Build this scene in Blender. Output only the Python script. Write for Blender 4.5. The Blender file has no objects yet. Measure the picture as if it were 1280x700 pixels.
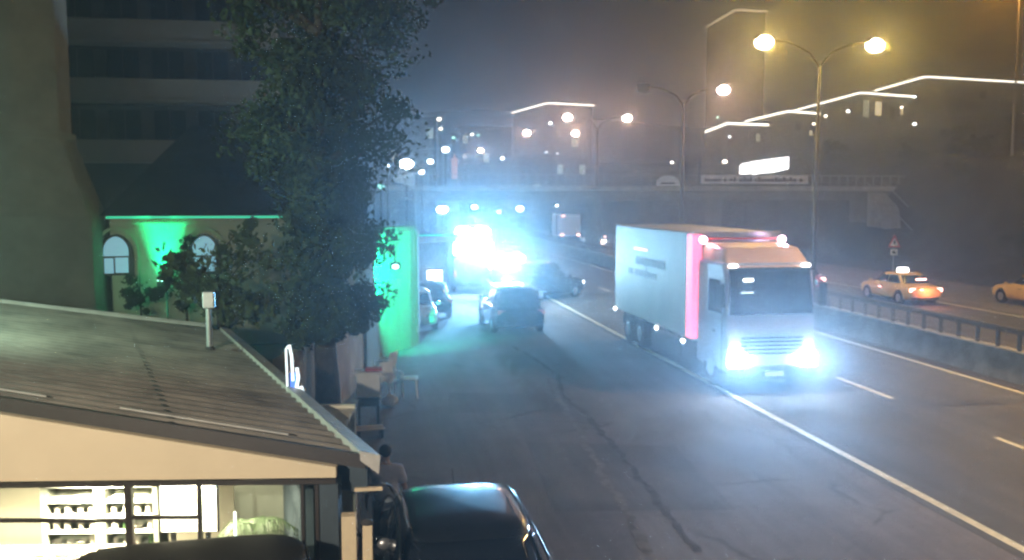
import bpy, bmesh, math, random
from mathutils import Vector, Matrix
R = math.radians
random.seed(11)
S = bpy.context.scene
COL = S.collection
# ------------------------------------------------------------------ camera, world, moon, exposure
FPX, HC = 1150.0, 5.0
TH = math.atan(104 / FPX); PS = math.atan(191 * math.cos(TH) / FPX)
cd = bpy.data.cameras.new('camera'); cam = bpy.data.objects.new('camera', cd); COL.objects.link(cam)
cam.location = (0, 0, HC); cam.rotation_euler = (math.pi / 2 - TH, 0, -PS)
cd.sensor_fit = 'HORIZONTAL'; cd.sensor_width = 36; cd.lens = 36 * FPX / 1280; cd.clip_end = 3000; cd.clip_start = 0.1
S.camera = cam
W = bpy.data.worlds.new('World'); S.world = W; W.use_nodes = True
wn = W.node_tree; bg = wn.nodes['Background']
sky = wn.nodes.new('ShaderNodeTexSky'); sky.sky_type = 'NISHITA'; sky.sun_disc = False
sky.sun_elevation = R(4); sky.sun_rotation = R(200)
wn.links.new(sky.outputs[0], bg.inputs[0]); bg.inputs[1].default_value = 0.0015
sd = bpy.data.lights.new('moonlight', 'SUN'); sd.energy = 0.03; sd.angle = R(0.5); sd.color = (0.8, 0.9, 1)
so = bpy.data.objects.new('moonlight', sd); COL.objects.link(so); so.rotation_euler = (R(50), 0, R(-30))
S.view_settings.view_transform = 'Standard'; S.view_settings.look = 'None'
S.view_settings.exposure = 0; S.view_settings.gamma = 1; S.view_settings.use_curve_mapping = False
S.render.engine = 'CYCLES'
cy = S.cycles
cy.use_denoising = True; cy.denoising_input_passes = 'RGB_ALBEDO'; cy.max_bounces = 5; cy.diffuse_bounces = 2; cy.glossy_bounces = 3; cy.transparent_max_bounces = 12
cy.volume_bounces = 0; cy.transmission_bounces = 4; cy.sample_clamp_indirect = 4
cy.caustics_reflective = False; cy.caustics_refractive = False
try:
    cy.pixel_filter_type = 'BLACKMAN_HARRIS'; cy.filter_width = 2.4
except Exception: pass
HAZE, ANI = 0.004, 0.83

# ------------------------------------------------------------------ geometry helpers
CR = Vector((math.cos(PS), -math.sin(PS), 0))
CF = Vector((math.sin(PS) * math.cos(TH), math.cos(PS) * math.cos(TH), -math.sin(TH)))
CU = Vector((math.sin(PS) * math.sin(TH), math.cos(PS) * math.sin(TH), math.cos(TH)))
def ray(px, py): return CF + (px - 640) / FPX * CR + (350 - py) / FPX * CU
def gz(px, py, z=0.0):                     # where the sight line meets height z
    d = ray(px, py); return Vector((0, 0, HC)) + d * ((z - HC) / d.z)
def at(px, py, y):                         # where it meets distance y
    d = ray(px, py); return Vector((0, 0, HC)) + d * (y / d.y)

def tag(o, label=None, cat=None, group=None, kind=None):
    for k, v in (('label', label), ('category', cat), ('group', group), ('kind', kind)):
        if v: o[k] = v
    return o
def thing(name, label, cat, loc=(0, 0, 0), rz=0.0, group=None):
    o = bpy.data.objects.new(name, None); COL.objects.link(o)
    o.location = loc; o.rotation_euler = (0, 0, rz); o.empty_display_size = 0.2
    return tag(o, label, cat, group)
def lamp(kind, par, loc, power, col, radius=0.1, cone=None, blend=0.5, aim=None):
    l = bpy.data.lights.new('lamp_light', kind); l.energy = power; l.color = col; l.shadow_soft_size = radius
    if kind == 'SPOT': l.spot_size = R(cone); l.spot_blend = blend
    o = bpy.data.objects.new('lamp_light', l); COL.objects.link(o); o.location = loc
    if par: o.parent = par
    if aim is not None: o.rotation_euler = Vector(aim).to_track_quat('-Z', 'Y').to_euler()
    return o
def copy_tree(o, parent=None):
    c = o.copy(); COL.objects.link(c)
    if parent: c.parent = parent
    for ch in list(o.children): copy_tree(ch, c)
    return c

class MB:
    def __init__(s): s.v = []; s.f = []
    def add(s, vs, fs):
        b = len(s.v); s.v += [tuple(x) for x in vs]; s.f += [tuple(i + b for i in f) for f in fs]; return s
    def box(s, c, d, rz=0.0, M=None):
        x, y, z = d[0] / 2, d[1] / 2, d[2] / 2
        vs = [Vector((a * x, b * y, e * z)) for e in (-1, 1) for b in (-1, 1) for a in (-1, 1)]
        if rz: m = Matrix.Rotation(rz, 3, 'Z'); vs = [m @ v for v in vs]
        if M is not None: vs = [M @ v for v in vs]
        return s.add([v + Vector(c) for v in vs], [(0, 2, 3, 1), (4, 5, 7, 6), (0, 1, 5, 4), (2, 6, 7, 3), (0, 4, 6, 2), (1, 3, 7, 5)])
    def hexa(s, b, t):                     # bottom ring of four, top ring of four
        return s.add(list(b) + list(t), [(3, 2, 1, 0), (4, 5, 6, 7), (0, 1, 5, 4), (1, 2, 6, 5), (2, 3, 7, 6), (3, 0, 4, 7)])
    def prism(s, poly, z0, z1):
        n = len(poly)
        vs = [(p[0], p[1], z0) for p in poly] + [(p[0], p[1], z1) for p in poly]
        return s.add(vs, [tuple(range(n - 1, -1, -1)), tuple(range(n, 2 * n))] + [(i, (i + 1) % n, n + (i + 1) % n, n + i) for i in range(n)])
    def extrude_y(s, poly, y0, y1):        # poly in x,z
        n = len(poly)
        vs = [(p[0], y0, p[1]) for p in poly] + [(p[0], y1, p[1]) for p in poly]
        return s.add(vs, [tuple(range(n)), tuple(range(2 * n - 1, n - 1, -1))] + [((i + 1) % n, i, n + i, n + (i + 1) % n) for i in range(n)])
    def extrude_x(s, poly, x0, x1):        # poly in y,z
        n = len(poly)
        vs = [(x0, p[0], p[1]) for p in poly] + [(x1, p[0], p[1]) for p in poly]
        return s.add(vs, [tuple(range(n - 1, -1, -1)), tuple(range(n, 2 * n))] + [(i, (i + 1) % n, n + (i + 1) % n, n + i) for i in range(n)])
    def tube(s, pts, rs, n=8, cap=True):
        pts = [Vector(p) for p in pts]
        if not isinstance(rs, (list, tuple)): rs = [rs] * len(pts)
        b = len(s.v); up = None
        for i, p in enumerate(pts):
            t = (pts[min(i + 1, len(pts) - 1)] - pts[max(i - 1, 0)]).normalized()
            if up is None: up = t.orthogonal().normalized()
            up = (up - t * up.dot(t)); up = up.normalized() if up.length > 1e-6 else t.orthogonal().normalized()
            w = t.cross(up)
            for k in range(n):
                a = 2 * math.pi * k / n; s.v.append(tuple(p + (up * math.cos(a) + w * math.sin(a)) * rs[i]))
        for i in range(len(pts) - 1):
            for k in range(n):
                s.f.append((b + i * n + k, b + i * n + (k + 1) % n, b + (i + 1) * n + (k + 1) % n, b + (i + 1) * n + k))
        if cap:
            s.f.append(tuple(b + k for k in range(n - 1, -1, -1))); e = b + (len(pts) - 1) * n
            s.f.append(tuple(e + k for k in range(n)))
        return s
    def lathe(s, prof, c=(0, 0, 0), axis='Z', n=20):
        c = Vector(c); b = len(s.v)
        for (r, h) in prof:
            for k in range(n):
                a = 2 * math.pi * k / n; x, y = r * math.cos(a), r * math.sin(a)
                s.v.append(tuple(c + (Vector((x, y, h)) if axis == 'Z' else Vector((h, x, y)) if axis == 'X' else Vector((y, h, x)))))
        for i in range(len(prof) - 1):
            for k in range(n):
                s.f.append((b + i * n + k, b + i * n + (k + 1) % n, b + (i + 1) * n + (k + 1) % n, b + (i + 1) * n + k))
        s.f.append(tuple(b + k for k in range(n - 1, -1, -1))); e = b + (len(prof) - 1) * n
        s.f.append(tuple(e + k for k in range(n)))
        return s
    def ball(s, c, r, n=12, m=8):
        rr = r if isinstance(r, (tuple, list)) else (r, r, r); b = len(s.v)
        for i in range(m + 1):
            t = math.pi * i / m
            q = max(math.sin(t), 0.02)
            for k in range(n):
                a = 2 * math.pi * k / n
                s.v.append((c[0] + rr[0] * q * math.cos(a), c[1] + rr[1] * q * math.sin(a), c[2] - rr[2] * math.cos(t)))
        for i in range(m):
            for k in range(n):
                s.f.append((b + i * n + k, b + i * n + (k + 1) % n, b + (i + 1) * n + (k + 1) % n, b + (i + 1) * n + k))
        s.f.append(tuple(b + k for k in range(n - 1, -1, -1))); s.f.append(tuple(b + m * n + k for k in range(n)))
        return s
    def build(s, name, m, parent=None, smooth=False, bevel=0.0, loc=None):
        me = bpy.data.meshes.new(name); me.from_pydata(s.v, [], s.f); me.update()
        if smooth:
            for p in me.polygons: p.use_smooth = True
        me.materials.append(m)
        o = bpy.data.objects.new(name, me); COL.objects.link(o)
        if parent: o.parent = parent
        if loc is not None: o.location = loc
        if bevel:
            b = o.modifiers.new('bevel', 'BEVEL'); b.width = bevel; b.segments = 2; b.limit_method = 'ANGLE'
        if smooth:
            try:
                me.set_sharp_from_angle(angle=R(42))
            except Exception: pass
        return o

# ------------------------------------------------------------------ materials
def mat(name, col, rough=0.6, metal=0.0, var=0.18, scale=3.0, bump=0.0, coat=0.0, spec=0.5):
    m = bpy.data.materials.new(name); m.use_nodes = True; nt = m.node_tree; p = nt.nodes['Principled BSDF']
    tc = nt.nodes.new('ShaderNodeTexCoord')
    nz = nt.nodes.new('ShaderNodeTexNoise'); nz.inputs['Scale'].default_value = scale; nz.inputs['Detail'].default_value = 7; nz.inputs['Roughness'].default_value = 0.62
    nt.links.new(tc.outputs['Object'], nz.inputs['Vector'])
    rp = nt.nodes.new('ShaderNodeValToRGB'); rp.color_ramp.elements[0].position = 0.3; rp.color_ramp.elements[1].position = 0.72
    rp.color_ramp.elements[0].color = tuple(c * (1 - var) for c in col) + (1,)
    rp.color_ramp.elements[1].color = tuple(min(1, c * (1 + var)) for c in col) + (1,)
    nt.links.new(nz.outputs[0], rp.inputs[0]); nt.links.new(rp.outputs[0], p.inputs['Base Color'])
    p.inputs['Roughness'].default_value = rough; p.inputs['Metallic'].default_value = metal
    p.inputs['Coat Weight'].default_value = coat; p.inputs['Specular IOR Level'].default_value = spec
    if bump:
        n2 = nt.nodes.new('ShaderNodeTexNoise'); n2.inputs['Scale'].default_value = scale * 9; n2.inputs['Detail'].default_value = 5
        nt.links.new(tc.outputs['Object'], n2.inputs['Vector'])
        bp = nt.nodes.new('ShaderNodeBump'); bp.inputs['Strength'].default_value = bump; bp.inputs['Distance'].default_value = 0.02
        nt.links.new(n2.outputs[0], bp.inputs['Height']); nt.links.new(bp.outputs[0], p.inputs['Normal'])
    return m
def glow(name, col, e):
    m = bpy.data.materials.new(name); m.use_nodes = True; nt = m.node_tree; p = nt.nodes['Principled BSDF']
    p.inputs['Base Color'].default_value = tuple(min(0.8, c) for c in col) + (1,)
    p.inputs['Emission Color'].default_value = tuple(col) + (1,); p.inputs['Emission Strength'].default_value = e
    try: m.cycles.emission_sampling = 'NONE'
    except Exception: pass
    return m
def glass(name, tint=(0.9, 0.95, 0.95), refl=0.12):
    m = bpy.data.materials.new(name); m.use_nodes = True; nt = m.node_tree; nt.nodes.remove(nt.nodes['Principled BSDF'])
    t = nt.nodes.new('ShaderNodeBsdfTransparent'); t.inputs[0].default_value = tint + (1,)
    g = nt.nodes.new('ShaderNodeBsdfGlossy'); g.inputs['Roughness'].default_value = 0.03
    fr = nt.nodes.new('ShaderNodeLayerWeight'); fr.inputs[0].default_value = refl
    mx = nt.nodes.new('ShaderNodeMixShader')
    nt.links.new(fr.outputs['Fresnel'], mx.inputs[0]); nt.links.new(t.outputs[0], mx.inputs[1]); nt.links.new(g.outputs[0], mx.inputs[2])
    nt.links.new(mx.outputs[0], nt.nodes['Material Output'].inputs[0])
    return m
def asphalt(name, col, patch=0.35, crack=0.0):
    m = bpy.data.materials.new(name); m.use_nodes = True; nt = m.node_tree; p = nt.nodes['Principled BSDF']; N = nt.nodes.new; L = nt.links.new
    tc = N('ShaderNodeTexCoord')
    def noise(sc, det=6, stretch=None):
        n = N('ShaderNodeTexNoise'); n.inputs['Scale'].default_value = sc; n.inputs['Detail'].default_value = det; n.inputs['Roughness'].default_value = 0.65
        if stretch:
            mp = N('ShaderNodeMapping'); mp.inputs['Scale'].default_value = stretch; L(tc.outputs['Object'], mp.inputs[0]); L(mp.outputs[0], n.inputs['Vector'])
        else: L(tc.outputs['Object'], n.inputs['Vector'])
        return n.outputs[0]
    def rng(o, a, b, lo, hi):
        r = N('ShaderNodeMapRange'); r.inputs['From Min'].default_value = a; r.inputs['From Max'].default_value = b
        r.inputs['To Min'].default_value = lo; r.inputs['To Max'].default_value = hi; L(o, r.inputs[0]); return r.outputs[0]
    def mul(a, b):
        k = N('ShaderNodeMath'); k.operation = 'MULTIPLY'; L(a, k.inputs[0]); L(b, k.inputs[1]); return k.outputs[0]
    f = mul(rng(noise(0.35), 0.3, 0.7, 1 - patch, 1 + patch), rng(noise(1.0, 5, (2.2, 0.12, 1)), 0.3, 0.7, 0.82, 1.18))
    f = mul(f, rng(noise(90, 2), 0.3, 0.7, 0.75, 1.25))
    if crack:
        v = N('ShaderNodeTexVoronoi'); v.feature = 'DISTANCE_TO_EDGE'; v.inputs['Scale'].default_value = 0.32
        ds = N('ShaderNodeMixRGB'); ds.inputs[0].default_value = 0.25; L(tc.outputs['Object'], ds.inputs[1])
        nn = N('ShaderNodeTexNoise'); nn.inputs['Scale'].default_value = 1.4; nn.inputs['Detail'].default_value = 6; L(tc.outputs['Object'], nn.inputs['Vector']); L(nn.outputs[1], ds.inputs[2])
        L(ds.outputs[0], v.inputs['Vector'])
        cr = rng(v.outputs[0], 0.0, 0.012, 1 - crack, 1)
        mk = rng(noise(0.22, 3), 0.48, 0.56, 0, 1)
        a = N('ShaderNodeMix'); a.data_type = 'FLOAT'; L(mk, a.inputs[0]); a.inputs[2].default_value = 1; L(cr, a.inputs[3]); f = mul(f, a.outputs[0])
    c = N('ShaderNodeVectorMath'); c.operation = 'SCALE'; c.inputs[0].default_value = col; L(f, c.inputs['Scale'])
    L(c.outputs[0], p.inputs['Base Color'])
    L(rng(noise(0.8), 0.3, 0.7, 0.8, 0.95), p.inputs['Roughness'])
    bp = N('ShaderNodeBump'); bp.inputs['Strength'].default_value = 0.5; bp.inputs['Distance'].default_value = 0.01; L(noise(70, 3), bp.inputs['Height']); L(bp.outputs[0], p.inputs['Normal'])
    return m
M = {
 'road': asphalt('worn road asphalt', (0.085, 0.082, 0.082), 0.16, 0.25),
 'apron': asphalt('old roadside asphalt', (0.145, 0.13, 0.135), 0.22, 0.4),
 'patch': asphalt('newer apron patch', (0.115, 0.105, 0.108), 0.2), 'patch2': asphalt('pale apron patch', (0.16, 0.145, 0.15), 0.2), 'patch3': asphalt('newer road patch', (0.072, 0.07, 0.07), 0.15),
 'earth': mat('dark earth', (0.05, 0.05, 0.04), 0.95, var=0.4, scale=0.6, bump=0.3),
 'slope': mat('scrubby slope', (0.06, 0.065, 0.05), 0.95, var=0.5, scale=0.5, bump=0.5),
 'paint': mat('worn road paint', (0.62, 0.58, 0.46), 0.7, var=0.25, scale=6),
 'tar': mat('tar seam', (0.112, 0.103, 0.106), 0.95, var=0.3, scale=5, spec=.1),
 'pale_seam': mat('pale filled seam', (0.18, 0.17, 0.165), 0.95, var=0.3, scale=4, spec=.1),
 'concrete': mat('street concrete', (0.4, 0.39, 0.37), 0.85, var=0.3, scale=1.2, bump=0.25),
 'bridge': mat('sooty bridge concrete', (0.2, 0.2, 0.2), 0.9, var=0.3, scale=.8),
 'wall_dark': mat('sooty barrier concrete', (0.2, 0.2, 0.2), 0.85, var=0.45, scale=1.5, bump=0.3),
 'steel': mat('galvanised steel', (0.42, 0.43, 0.42), 0.45, 0.7, var=0.12, scale=4),
 'polegrey': mat('painted lamp pole', (0.06, 0.06, 0.058), 0.6, 0.1, var=0.12, scale=4),
 'steel_dark': mat('weathered rail steel', (0.06, 0.055, 0.05), 0.6, 0.2, var=0.25, scale=4),
 'black': mat('black trim', (0.015, 0.015, 0.016), 0.5, var=0.2),
 'rubber': mat('tyre rubber', (0.02, 0.02, 0.02), 0.85, var=0.2, scale=9),
 'chrome': mat('chrome trim', (0.7, 0.7, 0.7), 0.2, 1.0, var=0.05),
 'rim': mat('alloy rim', (0.45, 0.45, 0.46), 0.35, 0.8, var=0.1),
 'carglass': mat('dark car glass', (0.012, 0.016, 0.024), 0.06, var=0.1, coat=0.2),
 'paint_black': mat('black car paint', (0.012, 0.014, 0.018), 0.28, var=0.15, coat=.6),
 'paint_matte': mat('dusty black car paint', (0.014, 0.015, 0.016), 0.55, var=0.2, spec=.2),
 'paint_police': mat('police blue grey paint', (0.06, 0.075, 0.1), 0.4, var=0.1, coat=.3),
 'paint_grey': mat('dark grey car paint', (0.035, 0.04, 0.045), 0.25, var=0.15, coat=1.0),
 'paint_white': mat('white car paint', (0.75, 0.76, 0.77), 0.3, var=0.05, coat=0.8),
 'paint_navy': mat('dark blue car paint', (0.018, 0.024, 0.045), 0.25, var=0.15, coat=1.0),
 'paint_taxi': mat('taxi yellow paint', (0.6, 0.4, 0.12), 0.4, var=0.06, coat=0.8),
 'paint_red': mat('dark red car paint', (0.2, 0.02, 0.02), 0.3, var=0.06, coat=0.8),
 'cream': mat('cream painted board', (0.68, 0.56, 0.38), 0.7, var=0.07, scale=0.9),
 'creampost': mat('cream post paint', (0.62, 0.5, 0.33), 0.6, var=0.12, scale=3),
 'sheet': mat('dull roof sheet', (0.165, 0.145, 0.12), 0.55, 0.1, var=0.5, scale=1.1, spec=0.6),
 'gutter': mat('pale gutter metal', (0.5, 0.48, 0.44), 0.5, 0.2, var=0.2, scale=3),
 'dkframe': mat('dark window frame', (0.035, 0.027, 0.022), 0.45, var=0.2),
 'bluewall': mat('dark blue painted wall', (0.05, 0.07, 0.085), 0.7, var=0.25, scale=1.5),
 'stone': mat('minaret limestone', (0.2, 0.175, 0.135), 0.9, var=0.22, scale=0.8, bump=0.3),
 'plaster': mat('mosque plaster', (0.42, 0.38, 0.28), 0.85, var=0.15, scale=0.7, bump=0.15),
 'plaster_white': mat('white render', (0.26, 0.3, 0.27), 0.85, var=0.12, scale=0.8, bump=0.15),
 'beige': mat('beige garden wall', (0.42, 0.3, 0.19), 0.85, var=0.25, scale=1.2, bump=0.2),
 'roofdark': mat('dark lead roof', (0.05, 0.055, 0.06), 0.6, var=0.25, scale=0.8),
 'hotel': mat('hotel facade paint', (0.05, 0.05, 0.045), 0.85, var=0.15, scale=0.4),
 'hotelband': mat('hotel balcony render', (0.2, 0.17, 0.135), 0.85, var=0.12, scale=0.5),
 'winglass': mat('dark window glass', (0.02, 0.025, 0.03), 0.08, var=0.1),
 'block': mat('dim block render', (0.12, 0.12, 0.11), 0.9, var=0.3, scale=0.3),
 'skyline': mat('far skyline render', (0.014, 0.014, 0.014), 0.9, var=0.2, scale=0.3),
 'bark': mat('tree bark', (0.07, 0.055, 0.04), 0.95, var=0.4, scale=5, bump=0.6),
 'leaf': mat('plane tree leaves', (0.035, 0.055, 0.026), 0.7, var=0.45, scale=1.6),
 'leaf_light': mat('fig leaves', (0.085, 0.11, 0.045), 0.55, var=0.45, scale=3),
 'bush': mat('slope bushes', (0.045, 0.06, 0.03), 0.75, var=0.5, scale=0.8),
 'palmleaf': mat('palm leaves', (0.07, 0.11, 0.05), 0.5, var=0.35, scale=6),
 'white': mat('white plastic', (0.72, 0.72, 0.70), 0.5, var=0.06),
 'box_white': mat('truck box panel', (0.48, 0.45, 0.41), 0.55, var=0.12, scale=0.7),
 'cab': mat('truck cab paint', (0.36, 0.34, 0.42), 0.35, var=0.05, coat=0.5),
 'visor': mat('peach roof deflector', (0.72, 0.45, 0.28), 0.4, var=0.05, coat=0.4),
 'faded': mat('faded truck lettering', (0.28, 0.3, 0.33), 0.6, var=0.2),
 'wood': mat('brown wood', (0.2, 0.12, 0.06), 0.6, var=0.3, scale=6),
 'counter': mat('pale stone counter', (0.6, 0.5, 0.38), 0.4, var=0.2, scale=7),
 'inwall': mat('warm interior wall', (0.62, 0.58, 0.46), 0.8, var=0.06),
 'ingrey': mat('grey green interior panel', (0.2, 0.21, 0.17), 0.7, var=0.1),
 'shelf': mat('white shelf board', (0.7, 0.7, 0.66), 0.5, var=0.05),
 'shelfback': mat('shelf back panel', (0.46, 0.47, 0.35), 0.7, var=0.15, scale=2),
 'crock': mat('glazed crockery', (0.72, 0.66, 0.56), 0.25, var=0.1, scale=4),
 'bottle': mat('dark green bottle glass', (0.05, 0.1, 0.04), 0.15, var=0.2),
 'bread': mat('brown pastry', (0.58, 0.46, 0.32), 0.7, var=0.3, scale=9),
 'pot': mat('terracotta pot', (0.3, 0.13, 0.07), 0.8, var=0.2),
 'skin': mat('skin', (0.5, 0.3, 0.21), 0.55, var=0.08),
 'hair': mat('dark hair', (0.02, 0.016, 0.013), 0.6, var=0.3, scale=20),
 'shirt': mat('pale grey shirt', (0.62, 0.62, 0.72), 0.9, var=0.12, scale=5),
 'trousers': mat('dark blue trousers', (0.03, 0.035, 0.06), 0.9, var=0.2, scale=5),
 'shoe': mat('dark shoe', (0.03, 0.028, 0.026), 0.6),
 'sign_red': mat('sign red', (0.5, 0.03, 0.03), 0.5, var=0.05),
 'sign_white': mat('sign white', (0.75, 0.75, 0.75), 0.5, var=0.05),
 'banner': mat('faded banner cloth', (0.78, 0.76, 0.8), 0.85, var=0.1, scale=1.5),
 'ink': mat('banner ink', (0.08, 0.05, 0.1), 0.85, var=0.2),
 'shieldglass': glass('scooter screen', (0.82, 0.86, 0.86), 0.25),
 'shopglass': glass('shop window glass', (0.92, 0.95, 0.93), 0.1),
 'led_warm': glow('warm roofline led', (1, 0.93, 0.78), 3.2),
 'led_dim': glow('dim roofline led', (1, 0.82, 0.55), 0.9),
 'sodium': glow('sodium lamp lens', (1, 0.78, 0.4), 60),
 'sodium_pink': glow('pink sodium lamp lens', (1, 0.8, 0.7), 40),
 'whitelamp': glow('white lamp lens', (0.93, 0.97, 1), 25),
 'dot_warm': glow('distant warm bulb', (1, 0.92, 0.75), 5),
 'dot_white': glow('distant white bulb', (0.9, 1, 1), 6),
 'dot_green': glow('distant green bulb', (0.4, 1, 0.75), 2.5),
 'police': glow('emergency beacon lens', (0.6, 0.88, 1.0), 60),
 'head': glow('truck headlamp lens', (0.8, 0.93, 1.0), 120),
 'beacon_pink': glow('pink white beacon lens', (1, 0.62, 0.75), 9),
 'redstrip': glow('red neon edge strip', (1, 0.12, 0.22), 2.2),
 'redmark': glow('red side marker', (1, 0.25, 0.3), 1.5),
 'marker': glow('white marker lens', (1, 1, 0.98), 8),
 'tail': glow('lit tail lamp lens', (1, 0.5, 0.42), 7),
 'tail_red': glow('red tail lamp lens', (1, 0.06, 0.04), 0.7),
 'cyan': glow('cyan rear lights', (0.2, 0.8, 1), 1.2),
 'greenled': glow('green led strip', (0.05, 1, 0.55), 0.5),
 'greenlens': glow('green floodlight lens', (0.4, 1, 0.75), 8),
 'warmwin': glow('warm lit window', (1, 0.8, 0.5), 0.7),
 'coolwin': glow('cool lit mosque window', (0.36, 0.62, 0.85), 0.42),
 'dimwin': glow('dim curtained window', (0.6, 0.65, 0.5), 0.25),
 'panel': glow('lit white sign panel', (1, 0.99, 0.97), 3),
 'menu': glow('lit menu screen', (1, 0.97, 0.75), 0.75),
 'menu_text': glow('menu screen picture', (0.6, 0.62, 0.5), 0.6),
 'blueglow': glow('blue bracket glow', (0.1, 0.25, 1), 0.9),
 'whiteglow': glow('white tube and bracket glow', (0.8, 0.95, 1), 1.5),
 'ceillight': glow('shop ceiling light', (1, 0.93, 0.72), 6),
 'floodlens': glow('flood lamp lens', (0.75, 1, 0.9), 12),
 'pinkglow': glow('pink column glow', (1, 0.5, 0.42), 0.35),
}

# ------------------------------------------------------------------ ground, roads, hills
def sheet(name, x0, x1, y0, y1, z, m):
    MB().add([(x0, y0, z), (x1, y0, z), (x1, y1, z), (x0, y1, z)], [(0, 1, 2, 3)]).build(name, m)['kind'] = 'structure'
sheet('ground', -420, 420, -60, 700, -0.03, M['earth'])
sheet('roadside_apron', -14, 9.0, -25, 330, -0.006, M['apron'])
sheet('near_road', 9.0, 17.34, -25, 330, 0.0, M['road'])
sheet('median_strip', 17.34, 20.4, -25, 330, -0.012, M['earth'])
sheet('far_road', 20.4, 27.8, -25, 330, 0.0, M['road'])
sheet('right_shoulder', 27.8, 34.5, -25, 330, -0.006, M['apron'])
def strips(name, x, w, spans):
    b = MB()
    for (a, c) in spans:
        n = max(1, int((c - a) / 1.5))
        for i in range(n):
            ya, yb = a + (c - a) * i / n, a + (c - a) * (i + 1) / n
            b.add([(x - w / 2, ya, 0.004), (x + w / 2, ya, 0.004), (x + w / 2, yb, 0.004), (x - w / 2, yb, 0.004)], [(0, 1, 2, 3)])
    b.build(name, M['paint'])['kind'] = 'structure'
strips('edge_line', 9.25, 0.17, [(-5, 220)])
strips('inner_edge_line', 16.66, 0.15, [(-5, 220)])
strips('lane_dashes', 13.02, 0.14, [(14.2 + 6.48 * k, 16.91 + 6.48 * k) for k in range(-2, 28)])
strips('far_edge_line', 27.22, 0.16, [(-5, 220)])
strips('far_inner_line', 20.75, 0.14, [(-5, 220)])
strips('far_lane_dashes', 23.9, 0.13, [(10 + 8 * k, 13 + 8 * k) for k in range(0, 22)])
def seam(name, pts, w, m, jit=0.06, seed=1):
    rd = random.Random(seed); fine = []
    for a, c in zip(pts, pts[1:]):
        n = max(2, int((Vector(c) - Vector(a)).length / 0.25))
        for i in range(n):
            p = Vector(a).lerp(Vector(c), i / n); fine.append((p.x + rd.uniform(-jit, jit), p.y + rd.uniform(-jit, jit)))
    vs, fs = [], []
    for i, p in enumerate(fine):
        q = fine[min(i + 1, len(fine) - 1)]; o = fine[max(i - 1, 0)]
        d = Vector((q[0] - o[0], q[1] - o[1])).normalized(); ww = w * rd.uniform(0.5, 1.4) / 2
        vs += [(p[0] - d.y * ww, p[1] + d.x * ww, 0.0), (p[0] + d.y * ww, p[1] - d.x * ww, 0.0)]
        if i: fs.append((2 * i - 2, 2 * i - 1, 2 * i + 1, 2 * i))
    MB().add(vs, fs).build(name, m)['kind'] = 'structure'
def g2(px, py): p = gz(px, py); return (p.x, p.y)
seam('tar_seam', [g2(640, 432), g2(670, 450), g2(698, 470), g2(700, 492), g2(730, 515), g2(765, 555), g2(810, 610), g2(880, 700)], 0.12, M['tar'], seed=3)
seam('pale_seam', [g2(690, 478), g2(700, 500), g2(728, 545), g2(752, 590), g2(785, 640), g2(815, 700)], 0.14, M['pale_seam'], seed=5)
seam('cross_seam', [g2(630, 524), g2(670, 514), g2(702, 509)], 0.08, M['tar'], seed=6)
seam('lane_seam', [g2(1120, 505), g2(1200, 506), g2(1270, 504)], 0.06, M['tar'], seed=7)

def patch_(name, pts, m):
    MB().add([(x, y, -0.003 if name == 'asphalt_patch' else 0.0035) for x, y in pts], [tuple(range(len(pts)))]).build(name, M[m])['kind'] = 'structure'
patch_('asphalt_patch', [(3.0, 14.0), (5.9, 13.6), (6.2, 17.4), (3.3, 18.2)], 'patch')
patch_('asphalt_patch', [(6.9, 20.5), (8.6, 20.2), (8.8, 27.0), (7.0, 27.4)], 'patch2')
patch_('asphalt_patch', [(2.0, 21.0), (4.6, 20.6), (4.9, 22.6), (2.2, 23.2)], 'patch')
patch_('road_patch', [(13.4, 12.0), (16.2, 12.1), (16.1, 19.0), (13.5, 18.8)], 'patch3')

def sstep(a, b, x):
    t = max(0, min(1, (x - a) / (b - a))); return t * t * (3 - 2 * t)
def hill_z(x, y):
    toe = 39.5 - 5.5 * sstep(78, 92, y)
    d = x - toe
    if d < -6: return -0.2
    z = -0.2 + 8.2 * sstep(-1.0, 8.5, d) + max(0, d - 8) * 0.2
    z += 0.35 * math.sin(x * 0.9 + y * 0.37) * math.sin(y * 0.53) * sstep(0, 4, d)
    return z
def terrain(name, xs, ys, fz, m):
    vs = [(x, y, fz(x, y)) for y in ys for x in xs]; n = len(xs)
    fs = [(j * n + i, j * n + i + 1, (j + 1) * n + i + 1, (j + 1) * n + i) for j in range(len(ys) - 1) for i in range(n - 1)]
    o = MB().add(vs, fs).build(name, m, smooth=True); o['kind'] = 'structure'
terrain('right_hill', [32 + 0.9 * i for i in range(32)] + [62 + 5 * i for i in range(30)], [-30 + 2.2 * j for j in range(125)], hill_z, M['slope'])
def back_z(x, y):
    return -0.3 + 20 * sstep(185, 300, y) + 14 * sstep(185, 330, y) * math.sin(x * 0.013 + 0.8) + 1.5 * math.sin(x * 0.05) * sstep(185, 260, y)
terrain('far_hill', [-260 + 12 * i for i in range(46)], [180 + 9 * j for j in range(26)], back_z, M['slope'])

# ------------------------------------------------------------------ haze added to stand for lens glare
hz = MB().box((0, 320, 44), (900, 820, 92)).build('haze', bpy.data.materials.new('glare haze')); hz['kind'] = 'stuff'
hm = hz.data.materials[0]; hm.use_nodes = True; hm.cycles.volume_sampling = 'EQUIANGULAR'; hn = hm.node_tree; hn.nodes.remove(hn.nodes['Principled BSDF'])
pv = hn.nodes.new('ShaderNodeVolumePrincipled'); pv.inputs['Density'].default_value = HAZE; pv.inputs['Color'].default_value = (0.85, 0.92, 1, 1); pv.inputs['Anisotropy'].default_value = ANI
hn.links.new(pv.outputs[0], hn.nodes['Material Output'].inputs['Volume'])

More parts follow.
